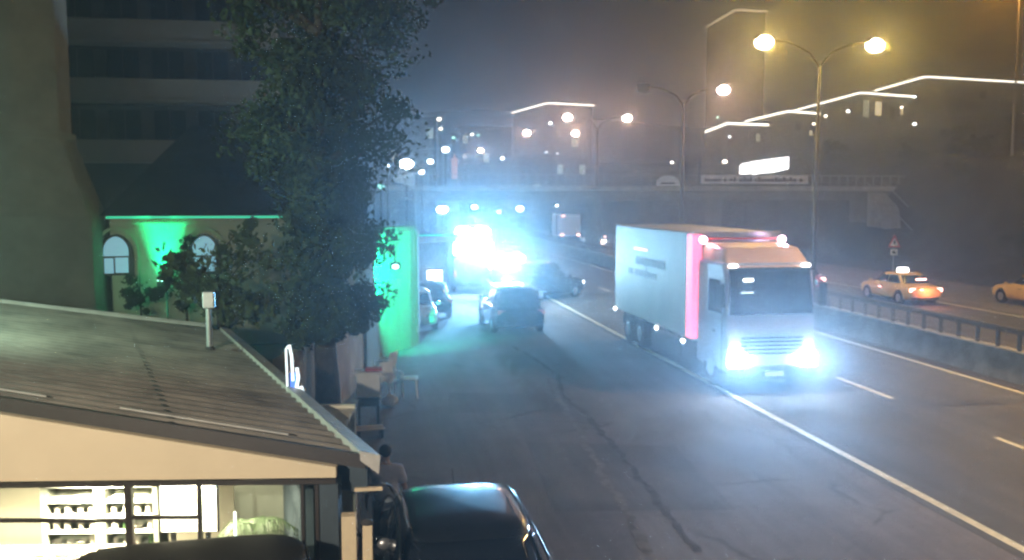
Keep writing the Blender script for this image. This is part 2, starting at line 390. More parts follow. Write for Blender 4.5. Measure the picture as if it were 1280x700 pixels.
# ------------------------------------------------------------------ street lamps of the median
SOD = (1.0, 0.62, 0.26); SODP = (1.0, 0.5, 0.28)
def street_lamp(y, label, left=True, right=True, ground=4000, halo=700, xo=20.9, col=SOD, lens='sodium', k=1.0):
    t = thing('street_lamp', label, 'street lamp', (xo, y, 0), 0, 'double arm street lamps on the median')
    MB().tube([(0, 0, 0), (0, 0, 0.4), (0, 0, 6), (0, 0, 11.0)], [0.15, 0.11, 0.09, 0.06], 10).build('pole', M['polegrey'], t, True)
    MB().box((0, 0, 0.03), (0.45, 0.45, 0.06)).build('base_plate', M['steel'], t)
    for s, on in ((-1, left), (1, right)):
        MB().tube([(0, 0, 10.9), (s * 0.5, 0, 11.55), (s * 1.4, 0, 11.95), (s * 2.4, 0, 12.1)], [0.04, 0.032, 0.026, 0.024], 8).build('arm', M['black'], t, True)
        h = MB().extrude_x([(-0.16, 12.08), (0.16, 12.08), (0.12, 12.24), (-0.12, 12.24)], s * 2.3, s * 3.15).build('lamp_head', M['polegrey'], t, bevel=0.03)
        MB().ball((s * 2.72, 0, 11.96), (0.44, 0.36, 0.32)).build('lens', M[lens] if on else M['polegrey'], h, True)
        if on:
            if ground: lamp('SPOT', t, (s * 2.72, 0, 11.6), ground * k, col, 0.15, 140, 0.6, (0, 0, -1))
            if halo: lamp('POINT', t, (s * 2.72, -0.42, 11.85), halo * k, col, 0.08)
street_lamp(0, 'grey double arm street lamp beside the camera side of the road', ground=17000, halo=0, col=(1, .78, .6))
street_lamp(20, 'grey double arm street lamp rising from the median ahead of the truck', ground=5000, halo=0)
street_lamp(40, 'tall double arm street lamp behind the truck with the largest yellow glow', halo=1200, ground=1500, col=(1, .6, .07))
street_lamp(58, 'double arm street lamp with only its right lamp lit before the footbridge', left=False, halo=900, ground=4500, col=SODP, lens='sodium_pink')
street_lamp(80, 'double arm street lamp just past the footbridge with a pink halo on its right lamp', halo=1100, ground=1500, col=SODP, lens='sodium_pink')
street_lamp(100, 'double arm street lamp under the far lit roofline beyond the footbridge', halo=900, ground=1500, col=SODP, lens='sodium_pink')
street_lamp(139, 'most distant double arm street lamp on the median near the police lights', right=False, halo=900, ground=1200, col=SODP, lens='sodium_pink')
t = thing('fill_lamp', 'warm fill lamp added beside the camera, out of view', 'fill lamp', (-4.5, 1.5, 0))  # unseen lamp added to brighten the shop fascia
MB().tube([(0, 0, 0), (0, 0, 5.6)], .05, 8).build('pole', M['polegrey'], t, True)
h = MB().box((0, .25, 5.62), (.3, .5, .12)).build('lamp_head', M['polegrey'], t, bevel=.03); MB().box((0, .3, 5.55), (.22, .3, .02)).build('lens', M['sodium'], h)
lamp('SPOT', t, (0, .3, 5.4), 3700, (1, .88, .7), .1, 130, .6, (.1, 1, -.42))
# lamp behind the hill houses, its head just above the picture
p = at(1270, 95, 62)
t = thing('hill_lamp', 'tall orange lamp post on the hill at the right edge', 'street lamp', (p.x, 62, hill_z(p.x, 62) - 0.1))
zt = at(1270, -14, 62).z - t.location.z
MB().tube([(0, 0, 0), (0, 0, zt)], [0.1, 0.06], 8).build('pole', M['steel'], t, True)
MB().tube([(0, 0, zt), (-0.5, -0.1, zt + 0.4), (-1.5, -0.2, zt + 0.55)], 0.045, 8).build('arm', M['steel'], t, True)
h = MB().box((-1.8, -0.2, zt + 0.56), (0.8, 0.3, 0.14)).build('lamp_head', M['steel'], t, bevel=0.03)
MB().ball((-1.8, -0.2, zt + 0.47), (0.3, 0.15, 0.1)).build('lens', M['sodium'], h, True)
lamp('POINT', t, (-1.8, -0.55, zt + 0.3), 1500, (1, 0.4, 0.05), 0.1)

# ------------------------------------------------------------------ median barrier
t = thing('median_barrier', 'sooty concrete median wall topped by a dark steel railing', 'barrier', (17.6, 8, 0))
b = MB(); n = 60
b.extrude_y([(-0.28, -0.01), (0.28, -0.01), (0.2, 0.25), (0.12, 0.8), (-0.12, 0.8), (-0.2, 0.25)], 0, 170); b.build('wall', M['wall_dark'], t)
MB().box((0.0, 85, 0.815), (0.3, 170, 0.028)).build('coping', M['concrete'], t)
for i in range(98):
    MB().box((0, 5.5 + 0.86 * i, 1.08), (0.06, 0.1, 0.5)).build('post', M['steel_dark'], t)
MB().extrude_y([(-0.06, 1.28), (0.06, 1.26), (0.08, 1.34), (0.06, 1.44), (-0.06, 1.44), (-0.1, 1.36)], 0, 170).build('rail', M['steel_dark'], t, bevel=0.01)

# ------------------------------------------------------------------ footbridge
t = thing('footbridge', 'dim concrete footbridge crossing the road behind the truck', 'footbridge', (0, 72, 0))
MB().box((20, 1.4, 5.1), (52, 2.8, 0.75)).build('deck', M['bridge'], t, bevel=0.04)
MB().box((20, -0.06, 5.68), (52, 0.12, 0.4)).build('parapet', M['concrete'], t)
b = MB()
for i in range(66): b.box((-5.6 + 0.78 * i, -0.06, 6.3), (0.05, 0.05, 0.84))
b.box((20, -0.06, 6.75), (52, 0.07, 0.06)); b.build('railing', M['steel'], t)
for x in (18.9, 23.2, 29.2, 2.5):
    pr = MB().box((x, 1.4, 2.34), (0.95, 1.5, 4.74)).build('pier', M['bridge'], t, bevel=0.05)
MB().box((42.6, 1.4, 2.3), (0.5, 3.0, 4.75)).build('abutment', M['bridge'], t)
for (px, py, s) in ((815, 219, 1), (852, 219, 1)): pass
ban = thing('banner', 'pale lettered banner tied along the footbridge railing', 'banner', (0, 71.78, 0))
a0, a1 = at(876, 220, 71.78).x, at(1010, 226, 71.78).x
MB().box(((a0 + a1) / 2, 0, 6.42), (a1 - a0, 0.03, 0.72)).build('cloth', M['banner'], ban)
b = MB(); rd = random.Random(4); x = a0 + 0.35
while x < a1 - 0.5:
    w = rd.uniform(0.14, 0.3); h = rd.choice((0.26, 0.26, 0.38))
    b.box((x + w / 2, -0.026, 6.36 + (h - 0.26) / 2), (w, 0.01, h)); x += w + (0.07 if rd.random() < 0.82 else 0.3)
b.box(((a0 + a1) / 2, -0.0235, 6.37), (a1 - a0 - .7, 0.006, 0.05)); b.build('lettering', M['ink'], ban)
ban2 = thing('round_banner', 'small pale rounded placard on the railing left of the banner', 'placard', (at(835, 222, 71.7).x, 71.7, 5.9))
MB().extrude_y([(-1, 0), (1, 0), (0.95, 0.4), (0.6, 0.72), (0, 0.85), (-0.6, 0.72), (-0.95, 0.4)], -0.02, 0.02).build('cloth', M['banner'], ban2)
MB().extrude_y([(-0.6, 0.12), (0.6, 0.12), (0.55, 0.26), (-0.55, 0.26)], -0.028, -0.022).build('lettering', M['ink'], ban2)
# stair down the embankment
st = thing('footbridge_stair', 'concrete stair running down the embankment from the footbridge end', 'stair', (42.9, 72, 0))
b = MB()
for i in range(36):
    z = 5.3 - 5.3 * i / 36; y = -0.3 - 9.2 * i / 36
    b.box((0, y - 0.13, z / 2 - 0.2), (1.5, 0.262, z + 0.4))
b.build('steps', M['concrete'], st)
for s in (-0.8, 0.8):
    MB().tube([(s, -0.2, 6.2), (s, -9.5, 0.95)], 0.035, 6).build('handrail', M['steel'], st, True)
# billboard behind the bridge
p0, p1 = at(925, 206, 76.5), at(985, 203, 76.5)
t = thing('billboard', 'glaring white lit billboard above the footbridge banner', 'billboard', (p0.x, 76.5, 0))
w = (p1 - p0).length; dz = HC + (246 - 214) / FPX * 76.5 - 0.15; ks = .83
b = MB()
cols = [(0.0, 0.0, .85), (.35, -.02, 1.15), (0.9, -0.02, 1.2), (1.15, 0.12, 1.26), (1.6, -0.08, 1.38), (2.1, 0.05, 1.42), (2.5, .1, 1.5), (3.3, 0.12, 1.6), (4.3, 0.3, 1.72), (w, 0.55, 1.86)]
for (xa, la, ha), (xb, lb_, hb2) in zip(cols, cols[1:]):
    xa *= ks if xa < w else 1; xb *= ks if xb < w else 1; la *= ks; ha *= ks; lb_ *= ks; hb2 *= ks
    b.hexa([(xa, -.16, la + dz), (xb, -.16, lb_ + dz), (xb, .1, lb_ + dz), (xa, .1, la + dz)], [(xa, -.16, ha + dz), (xb, -.16, hb2 + dz), (xb, .1, hb2 + dz), (xa, .1, ha + dz)])
b.build('sign_face', M['panel'], t)
MB().extrude_y([(-0.1, dz - 0.15), (w + 0.1, dz + 0.3), (w + 0.1, dz + 1.65), (-0.1, dz + .9)], 0.104, 0.3).build('backing', M['black'], t)
for s in (0.8, w - 0.8): MB().tube([(s, 0.42, 0), (s, 0.42, dz + 1.2)], 0.12, 8).build('post', M['steel_dark'], t, True)

# ------------------------------------------------------------------ buildings with lit rooflines
def strip_mesh(p, q, h=0.22, d=0.1):
    p, q = Vector(p), Vector(q); n = (q - p).normalized(); s = Vector((n.y, -n.x, 0)) * d
    return MB().hexa([p - s, q - s, q + s, p + s], [v + Vector((0, 0, h)) for v in (p - s, q - s, q + s, p + s)])
def lit_house(label, v, D, lft, rgt, zb, led='led_warm', wins=(), name='hill_house', group='hillside houses with lit rooflines'):
    C = at(v[0], v[1], D); z = C.z
    A = gz(lft[0], lft[1], z); B = gz(rgt[0], rgt[1], z)
    if A.y < C.y: A.y = C.y + 6
    t = thing(name, label, 'house', (C.x, C.y, zb), 0, group)
    a = Vector((A.x - C.x, A.y - C.y)); c = Vector((B.x - C.x, B.y - C.y)); h = z - zb
    poly = [(0, 0), tuple(c), tuple(a + c), tuple(a)]
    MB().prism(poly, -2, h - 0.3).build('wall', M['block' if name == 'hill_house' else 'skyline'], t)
    cen = (a + c) / 2
    MB().prism([tuple(Vector(q) + (Vector(q) - cen).normalized() * 0.35) for q in poly], h - 0.3, h - 0.02).build('roof', M['concrete'], t)
    def out(q): q = Vector(q); r = q + (q - cen).normalized() * 0.5; return (r.x, r.y, h - 0.25)
    MB.build(strip_mesh(out(a), out((0, 0))), 'led_strip', M[led], t)
    MB.build(strip_mesh(out((0, 0)), out(c)), 'led_strip', M[led], t)
    for (u, zz, w, hh, m) in wins:         # on the front face
        q = c * u; d = c.normalized(); nrm = Vector((d.y, -d.x))
        o = MB().box((q.x + nrm.x * 0.04, q.y + nrm.y * 0.04, h - zz), (w, 0.06, hh), math.atan2(d.y, d.x)).build('window', M[m], t)
    return t, C, c, h
lit_house('low hill house with the smallest stepped roofline of white light', (910, 153), 100, (885, 163), (957, 155), 7.6, wins=[(0.8, 1.6, 0.6, 0.9, 'dimwin')])
lit_house('hill house with a lit roofline second from the bridge side', (985, 138), 108, (935, 150), (1021, 141), 8.5, wins=[(0.35, 1.8, 1.0, 1.1, 'winglass'), (0.8, 2.6, 0.5, 0.6, 'warmwin')])
lit_house('hill house with a lit roofline and a pale shuttered window behind the street lamp pole', (1075, 115), 114, (995, 137), (1140, 120), 11, wins=[(0.12, 2.1, 1.1, 2.2, 'dimwin'), (0.35, 2.0, 1.2, 1.8, 'warmwin'), (0.8, 2.2, 0.5, 0.9, 'warmwin'), (0.62, 2.5, 0.9, 1.6, 'winglass')])
lit_house('large hill house whose bright roofline runs out of the right edge', (1158, 95), 120, (1098, 112), (1330, 105), 14, wins=[(0.15, 2.2, 1.2, 1.4, 'winglass'), (0.4, 2.2, 1.2, 1.4, 'winglass')])
lit_house('distant block with a bright bent roofline above the street lamps', (685, 128), 150, (642, 140), (740, 131), -0.5, wins=[(0.3, 3, 1.2, 1.3, 'winglass'), (0.6, 3, 1.2, 1.3, 'winglass'), (0.3, 6.5, 1.2, 1.3, 'winglass'), (0.6, 6.5, 1.2, 1.3, 'dimwin')], name='apartment_block', group='blocks on the skyline')
lit_house('tall block with a yellow roofline beside the largest street lamp glow', (920, 12), 150, (884, 33), (957, 14), 10, led='led_dim', wins=[(0.3, 3, 1.2, 1.3, 'winglass'), (0.6, 3, 1.2, 1.3, 'winglass'), (0.3, 6.5, 1.2, 1.3, 'winglass')], name='apartment_block', group='blocks on the skyline')
def block(label, px0, px1, ytop, D, depth, cols, rows, lit, zb=-0.3):
    a, b_ = at(px0, ytop, D), at(px1, ytop, D); w = b_.x - a.x; h = a.z - zb
    t = thing('apartment_block', label, 'apartment block', ((a.x + b_.x) / 2, D, zb), 0, 'blocks on the skyline')
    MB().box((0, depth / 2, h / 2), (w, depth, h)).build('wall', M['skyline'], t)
    MB().box((0, depth / 2, h + 0.14), (w + 0.5, depth + 0.5, 0.26)).build('roof', M['roofdark'], t)
    for r in range(rows):
        for c in range(cols):
            x = -w / 2 + w * (c + 0.5) / cols; z = h - (r + 0.6) * 3.0
            if z < 1: continue
            m = lit.get((r, c), 'winglass')
            MB().box((x, -0.03, z), (min(1.5, w / cols * 0.55), 0.1, 1.4)).build('window', M[m], t)
block('dark apartment block left of the pink column with two small lit windows', 470, 545, 148, 120, 14, 5, 5, {(0, 4): 'dimwin', (1, 1): 'warmwin'})
block('dark apartment block right of the pink column', 575, 640, 160, 150, 14, 5, 5, {(0, 0): 'dimwin', (1, 2): 'dimwin', (3, 3): 'warmwin'})
block('low dark block under the lit bent roofline', 650, 735, 196, 135, 12, 6, 3, {(0, 3): 'dimwin', (1, 1): 'warmwin', (0, 5): 'dimwin'})
block('long low dark building behind the footbridge piers', 760, 880, 205, 160, 12, 8, 3, {(0, 2): 'dimwin'})

# ------------------------------------------------------------------ distant lamps
def far_lamp(label, px, py, D, r, m='dot_white', power=0, col=(0.85, 0.95, 1), shape=(1, 1, 0.75)):
    p = at(px, py, D); zb = 0 if p.x < 33 else hill_z(p.x, D)
    zb = max(zb, back_z(p.x, D)) if D > 180 else zb
    zb = min(zb, p.z - 0.4)
    t = thing('distant_lamp', label, 'lamp', (p.x, D, zb), 0, 'small distant lamps')
    MB().tube([(0, 0.1, 0), (0, 0.1, p.z - zb + 0.1)], 0.05, 6).build('pole', M['steel_dark'], t, True)
    r *= .7
    MB().ball((0, -0.02, p.z - zb), (r * shape[0], r * shape[1], r * shape[2])).build('globe', M[m], t, True)
    if power: lamp('POINT', t, (0, -r * 1.3 - 0.2, p.z - zb), power, col, 0.06)
FL = [
 ('distant lamp topmost of a pair above the big white floodlight', 549, 149, 118, 0.42, 'dot_warm'), ('distant lamp lower of a pair above the big white floodlight', 551, 161, 118, 0.34, 'dot_warm'),
 ('small greenish lamp above the pink column', 567, 172, 90, 0.22, 'dot_green'), ('wide white lamp beside the pink column top', 557, 187, 86, 0.55, 'dot_white'),
 ('white lamp between the floodlight and the pink column', 538, 202, 80, 0.42, 'dot_white'), ('white lamp touching the floodlit flag', 527, 215, 62, 0.3, 'dot_white'),
 ('small white lamp left of the floodlight beside tree leaves', 484, 207, 60, 0.22, 'dot_white'), ('small white lamp furthest left by the tree crown', 467, 211, 60, 0.18, 'dot_white'),
 ('faint green lamp low beside the tree crown', 476, 233, 55, 0.28, 'dot_green'), ('faint lamp left of a twin pair under the skyline', 590, 168, 146, 0.35, 'dot_warm'),
 ('faint lamp right of a twin pair under the skyline', 598, 169, 146, 0.3, 'dot_green'), ('white lamp above the police glare, right of the pink lamp', 628, 198, 120, 0.4, 'dot_white'),
 ('small lamp on the low block under the bent roofline', 688, 154, 148, 0.45, 'dot_white'), ('tiny lamp near a street lamp pole on the low block', 683, 190, 130, 0.22, 'dot_white'),
 ('tiny lamp beside the pole under the bent roofline', 697, 192, 130, 0.2, 'dot_white'), ('white lamp above the footbridge placard', 840, 203, 110, 0.32, 'dot_warm'),
 ('white lamp left of the glaring billboard', 906, 202, 96, 0.4, 'dot_warm'), ('faint lamp above the low hill houses', 897, 147, 112, 0.2, 'dot_green'),
 ('tiny lamp under the roofline nearest the bridge', 912, 171, 99, 0.2, 'dot_white'), ('small lamp below the second hill roofline', 1017, 155, 106, 0.24, 'dot_warm'),
 ('lamp under the third hill roofline right of the tall pole', 1032, 145, 112, 0.3, 'dot_warm'), ('lamp beside the pale window of the third hill house', 1060, 139, 112, 0.32, 'dot_white'),
 ('upper lamp on the terrace post right of the lit houses', 1143, 121, 112, 0.3, 'dot_white'), ('lower lamp on the terrace post right of the lit houses', 1143, 155, 112, 0.34, 'dot_white'),
 ('amber lamp at the right end of the third hill house', 1127, 134, 112, 0.26, 'dot_warm'),
 ('lamp left under the footbridge above the police glare', 593, 259, 88, 0.42, 'dot_white'), ('faint lamp in the police glare under the footbridge', 624, 265, 88, 0.25, 'dot_white'),
 ('bright wide lamp under the footbridge left of the traffic', 650, 261, 88, 0.55, 'dot_white'), ('small lamp low beside the median pole', 696, 257, 98, 0.26, 'dot_white'),
]
for a in FL: far_lamp(*a, **(dict(power=22, col=(1, .8, .55)) if 'hill' in a[0] or 'terrace' in a[0] else {}))
far_lamp('glaring white floodlight on a mast right of the tree', 508, 205, 60, 0.5, 'whitelamp', 320, (0.7, 0.85, 1), (1.3, 1, 0.9))
far_lamp('bright double lamp left of the police glare under the footbridge', 553, 262, 66, 0.5, 'whitelamp', 80, (0.7, 0.9, 1), (1.2, 1, 0.75))
# flag lit by the floodlight
p = at(507, 226, 58.5)
t = thing('flag', 'white floodlit flag hanging in folds under the floodlight', 'flag', (p.x, 58.5, 0))
MB().tube([(0.62, 0, 0), (0.62, 0, p.z + 0.85)], 0.04, 6).build('pole', M['steel'], t, True)
vs, fs = [], []
for i in range(9):
    for j in range(6):
        u, v = i / 8, j / 5
        vs.append((0.58 - u * 1.35, 0.12 * math.sin(u * 7 + v), p.z + 0.55 - v * (0.95 - 0.65 * u) - 0.3 * u))
for i in range(8):
    for j in range(5): fs.append((i * 6 + j, i * 6 + j + 1, i * 6 + j + 7, i * 6 + j + 6))
o = MB().add(vs, fs).build('cloth', M['white'], t, True); sm = o.modifiers.new('thickness', 'SOLIDIFY'); sm.thickness = 0.02
# pink column (slender minaret, its pink lighting put into emission)
p = at(568, 205, 82)
t = thing('glow_column', 'slender column, its top made to glow as if lit pink, left of the street lamps', 'column', (p.x, 82, 0))
MB().tube([(0, 0, 0), (0, 0, 6.6)], [0.45, 0.34], 10).build('shaft', M['concrete'], t, True)
MB().lathe([(0.26, 6.6), (0.26, 8.2), (0.36, 8.25), (0.36, 8.35), (0.1, 8.4), (0.05, 8.8)], n=12).build('top', M['pinkglow'], t, True)

# ------------------------------------------------------------------ mosque: minaret, hall, curved wall
t = thing('minaret', 'tall octagonal stone minaret shaft flaring into its base at the left edge', 'minaret', (-10.85, 31.6, 0))
MB().box((-0.3, 1.2, 2.2), (5.7, 4.2, 4.42)).build('base', M['stone'], t, bevel=0.05)
oc = lambda r: [(r * math.cos(R(22.5 + 45 * k)), r * math.sin(R(22.5 + 45 * k))) for k in range(8)]
b = MB(); rings = [(2.7, 4.41), (1.86, 6.7), (1.86, 6.78)]
vs = [(x, y, z) for r, z in rings for x, y in oc(r)]
b.add(vs, [(i * 8 + k, i * 8 + (k + 1) % 8, i * 8 + 8 + (k + 1) % 8, i * 8 + 8 + k) for i in range(2) for k in range(8)] + [tuple(range(7, -1, -1)), tuple(range(16, 24))]); b.build('flared_base', M['stone'], t)
MB().lathe([(1.95, 6.785), (1.95, 6.98), (1.8, 7.0)], n=8).build('string_course', M['stone'], t)
MB().prism(oc(1.76), 7.0, 19).build('shaft', M['stone'], t)
MB().prism(oc(2.5), 19.0, 20.2).build('gallery', M['stone'], t)

hall = thing('mosque', 'mosque hall with arched windows under a green lit cornice and dark roof', 'mosque', (0, 32, 0))
def arch_poly(cx, z0, z1, w, n=9):
    zs = z1 - w * 0.62; pts = [(cx - w / 2, z0), (cx + w / 2, z0), (cx + w / 2, zs)]
    for i in range(1, n):
        a = i / n
        pts.append((cx + w / 2 * math.cos(a * math.pi / 2) ** 1.15 if a < 1 else cx, zs + (z1 - zs) * math.sin(a * math.pi / 2)))
    pts.append((cx, z1))
    for i in range(n - 1, 0, -1):
        a = i / n; pts.append((cx - w / 2 * math.cos(a * math.pi / 2) ** 1.15, zs + (z1 - zs) * math.sin(a * math.pi / 2)))
    pts.append((cx - w / 2, zs)); return pts
MB().box((-4.0, 5.05, 2.15), (8.2, 10, 4.3)).build('wall', M['plaster'], hall)
MB().box((-4.0, -0.1, 4.33), (8.3, 0.5, 0.11)).build('cornice', M['plaster'], hall)
MB().box((-4.0, -0.02, 4.12), (8.2, 0.12, 0.07)).build('cornice', M['plaster'], hall)
MB().box((-4.0, -0.40, 4.335), (8.2, 0.05, 0.07)).build('led_strip', M['greenled'], hall)
MB().add([(-8.3, -0.45, 4.39), (0.3, -0.45, 4.39), (0.3, 10.5, 4.39), (-8.3, 10.5, 4.39), (-6.3, 5, 7.7), (-1.4, 5, 7.7)], [(0, 1, 5, 4), (1, 2, 5), (2, 3, 4, 5), (3, 0, 4), (3, 2, 1, 0)]).build('roof', M['roofdark'], hall)
for px, pz in ((146, 0), (256, 0)):
    cx = at(px, 318, 32).x
    w = MB().extrude_y(arch_poly(cx, 2.42, 3.78, 1.06), 0.0, 0.1).build('window', M['dkframe'], hall); w.location.y = -0.06
    pn = MB(); pn.extrude_y(arch_poly(cx, 3.06, 3.70, 0.78), -0.06, -0.02)
    pn.box((cx - 0.23, -0.04, 2.74), (0.28, 0.04, 0.5)); pn.box((cx + 0.17, -0.04, 2.76), (0.4, 0.04, 0.5)); pn.build('pane', M['coolwin'], w)
    fr = MB(); ar = arch_poly(cx, 2.3, 3.98, 1.36)[1:]; fr.tube([(x, 0, z) for x, z in ar], 0.06, 6); fr.build('surround', M['plaster'], w)
t = thing('green_floodlight', 'small green floodlight shining up the mosque wall between the arched windows', 'floodlight', (-6.42, 31.35, 2.0))
MB().box((0, 0.1, 0.14), (0.26, 0.2, 0.22)).build('housing', M['black'], t, bevel=0.02)
MB().box((0, 0.1, 0.275), (0.22, 0.16, 0.04)).build('lens', M['greenlens'], t)
MB().tube([(0.16, 0.1, -2.0), (0.16, 0.1, 0.03)], 0.025, 6).build('post', M['black'], t)
lamp('POINT', t, (0, -.12, .5), 25, (0.0, 1, .42), .05)
t = thing('added_floodlight', 'lower green floodlight added unseen to shape the beam on the mosque wall', 'floodlight', (-6.42, 31.3, 0))  # unseen second lamp added to shape the green band
MB().box((0, .1, .2), (.3, .24, .3)).build('housing', M['black'], t, bevel=.02); MB().box((0, .1, .365), (.24, .18, .02)).build('lens', M['greenlens'], t); MB().box((0, .1, .03), (.4, .3, .04)).build('base_plate', M['black'], t)
lamp('SPOT', t, (0, .14, .45), 13000, (0.0, 1, .42), .05, 30, 1, (0, .085, 1))
# curved wall
def wall_path(name, label, pts, h, th, m, cat='wall', capm=None):
    t = thing(name, label, cat, (pts[0][0], pts[0][1], 0))
    P = [Vector((p[0] - pts[0][0], p[1] - pts[0][1])) for p in pts]
    L, Rr = [], []
    for i, p in enumerate(P):
        d = (P[min(i + 1, len(P) - 1)] - P[max(i - 1, 0)]).normalized(); n = Vector((d.y, -d.x)) * th / 2
        L.append(p - n); Rr.append(p + n)
    b = MB()
    for i in range(len(P) - 1):
        q = [Rr[i], Rr[i + 1], L[i + 1], L[i]]
        b.hexa([(v.x, v.y, 0) for v in q], [(v.x, v.y, h) for v in q])
    o = b.build('wall', m, t, True)
    return t
gw = wall_path('curved_wall', 'tall curved white wall flooded in green light beside the tree', [(0.0, 25.6), (0.2, 27.0), (0.42, 28.3), (0.72, 29.2), (1.12, 29.95), (1.5, 30.5), (1.78, 31.1), (1.86, 31.8), (1.7, 32.4)], 3.9, 0.3, M['plaster_white'])
MB().tube([(0.0, 0, 3.94), (0.2, 1.4, 3.94), (0.42, 2.7, 3.94), (0.72, 3.6, 3.94), (1.12, 4.35, 3.94), (1.5, 4.9, 3.94), (1.78, 5.5, 3.94)], 0.13, 8).build('coping', M['plaster_white'], gw, True)
t = thing('wall_floodlight', 'green floodlight hanging on an arm in front of the curved white wall', 'floodlight', (1.0, 26.7, 0))
MB().tube([(-.84, .45, 3.8), (-.4, .25, 3.75), (-.02, .02, 3.3), (0, 0, 3.1)], .025, 6).build('arm', M['black'], t, True)
MB().box((0, -.06, 3.02), (.3, .14, .2)).build('housing', M['black'], t, bevel=.02)
MB().ball((0, .04, 3.0), (.13, .05, .09)).build('lens', M['greenlens'], t, True)
MB().ball((.0, -.14, 3.0), (.1, .03, .07)).build('lens', M['greenlens'], t, True)
lamp('SPOT', t, (0, .12, 2.98), 3600, (0.0, 1, .42), .06, 100, .6, (-.03, .97, -.2))
bw = wall_path('beige_wall', 'low beige rendered garden wall beside the tree trunk', [(-1.55, 17.6), (-0.95, 20.6), (-0.4, 23.2), (-0.05, 25.5)], 1.95, 0.22, M['beige'])

# ------------------------------------------------------------------ hotel behind
t = thing('hotel', 'tall dark hotel with pale balcony bands behind the minaret and tree', 'hotel', (-12, 55, 0))
MB().box((0.2, 6, 10.5), (15.4, 10, 21)).build('wall', M['hotel'], t)
for k, z in enumerate((14.15, 10.95, 7.6, 17.4)):
    x0, x1 = -7.2, 7.5
    bl = MB().box(((x0 + x1) / 2, 0.0, z), (x1 - x0, 2.0, 1.08)).build('balcony', M['hotelband'] , t, bevel=0.03)
    MB().box(((x0 + x1) / 2, 0.0, z - 0.62), (x1 - x0 + 0.2, 2.2, 0.14)).build('slab', M['hotelband'], bl)
    for i in range(6):
        x = -6.0 + 2.45 * i
        wd = MB().box((x, 0.98, z + 1.45), (1.7, 0.1, 1.75)).build('window', M['winglass'], t)
        MB().box((x, 0.92, z + 1.45), (0.06, 0.04, 1.75)).build('frame', M['dkframe'], wd)
c = thing('lit_canopy', 'pale lit triangular canopy of fabric behind the tree crown', 'canopy', tuple(at(335, 205, 47)))
c.location.y = 47
MB().add([(-1.6, 0, 0.28), (1.35, 0.1, 0.22), (1.35, -0.4, -0.42), (-1.6, 0.06, 0.22), (1.35, 0.2, 0.15), (1.35, -0.3, -0.5)], [(0, 2, 1), (3, 4, 5), (0, 3, 5, 2), (2, 5, 4, 1), (1, 4, 3, 0)]).build('cloth', M['cream'], c)
MB().tube([(1.35, 0.15, -c.location.z), (1.35, 0.15, 0.3)], 0.05, 6).build('post', M['steel_dark'], c, True)
lamp('POINT', c, (0.9, -1.6, -0.9), 90, (1, 0.95, 0.7), 0.08)

# ------------------------------------------------------------------ shop
A = gz(420, 597, 2.0); B = gz(0, 602, 2.0)                 # window head line, right and left
fd = (B - A); fd.z = 0; fd.normalize(); fn = Vector((fd.y, -fd.x, 0))
if fn.y > 0: fn = -fn                                      # facade normal towards the camera
def on_face(px, py, off=0.0):                              # sight line meets the facade plane
    d = ray(px, py); o = Vector((0, 0, HC)); q = A + fn * off
    return o + d * ((q - o).dot(fn) / d.dot(fn))
E0, E1 = gz(455, 572, 2.15), gz(280, 415, 2.15)            # eave line, near and far end
OFF = (E0 - A).dot(fn)                                     # the verge runs parallel to the facade through the eave corner
V0 = on_face(0, 500, OFF)
V0 = E0 + (V0 - E0) * 1.6
ed = (E1 - E0)
rn = ed.cross(V0 - E0).normalized()
if rn.z < 0: rn = -rn
def on_roof(px, py):
    d = ray(px, py); o = Vector((0, 0, HC)); return o + d * ((E0 - o).dot(rn) / d.dot(rn))
F0, F1 = on_roof(80, 388), on_roof(262, 409)
F0 = F1 + (F0 - F1) * 2.2
shop = thing('kiosk_shop', 'single storey shop with cream gable board, big lit windows and ribbed roof', 'shop', (0, 0, 0))
up = Vector((0, 0, 1))
# roof: ribbed sheet from eave to back
b = MB(); b.hexa([p - rn * 0.12 for p in (E0, E1, F0, V0)], [p - rn * 0.02 for p in (E0, E1, F0, V0)])
roof = b.build('roof', M['sheet'], shop)
rb = MB(); n = 30
for i in range(n + 1):
    u = i / n; p = E0.lerp(E1, u); q = V0.lerp(F0, u); w = ed.normalized() * 0.035
    rb.hexa([p - w * 1.6 - rn * 0.019, p + w * 1.6 - rn * 0.019, q + w * 1.6 - rn * 0.019, q - w * 1.6 - rn * 0.019], [p - w * .7 + rn * 0.03, p + w * .7 + rn * 0.03, q + w * .7 + rn * 0.03, q - w * .7 + rn * 0.03])
rb.build('rib', M['sheet'], roof)
tr = MB(); dr = (V0 - E0).normalized()
tr.hexa([E0 - rn * .1 - ed.normalized() * .09, E0 - rn * .1 - ed.normalized() * .003, V0 - rn * .1 - ed.normalized() * .003, V0 - rn * .1 - ed.normalized() * .09],
        [E0 + rn * .05 - ed.normalized() * .09, E0 + rn * .05 - ed.normalized() * .003, V0 + rn * .05 - ed.normalized() * .003, V0 + rn * .05 - ed.normalized() * .09]); tr.build('verge_trim', M['dkframe'], shop)
fl = MB(); en = ed.normalized()
for (u0, u1, off) in ((.12, .42, .42), (.55, .86, .40)):
    pa, pb = E0.lerp(V0, u0) + en * off + rn * .034, E0.lerp(V0, u1) + en * off + rn * .034
    fl.hexa([pa - en * .02, pa + en * .02, pb + en * .02, pb - en * .02], [v + rn * .012 for v in (pa - en * .02, pa + en * .02, pb + en * .02, pb - en * .02)])
fl.build('flashing', M['gutter'], roof)
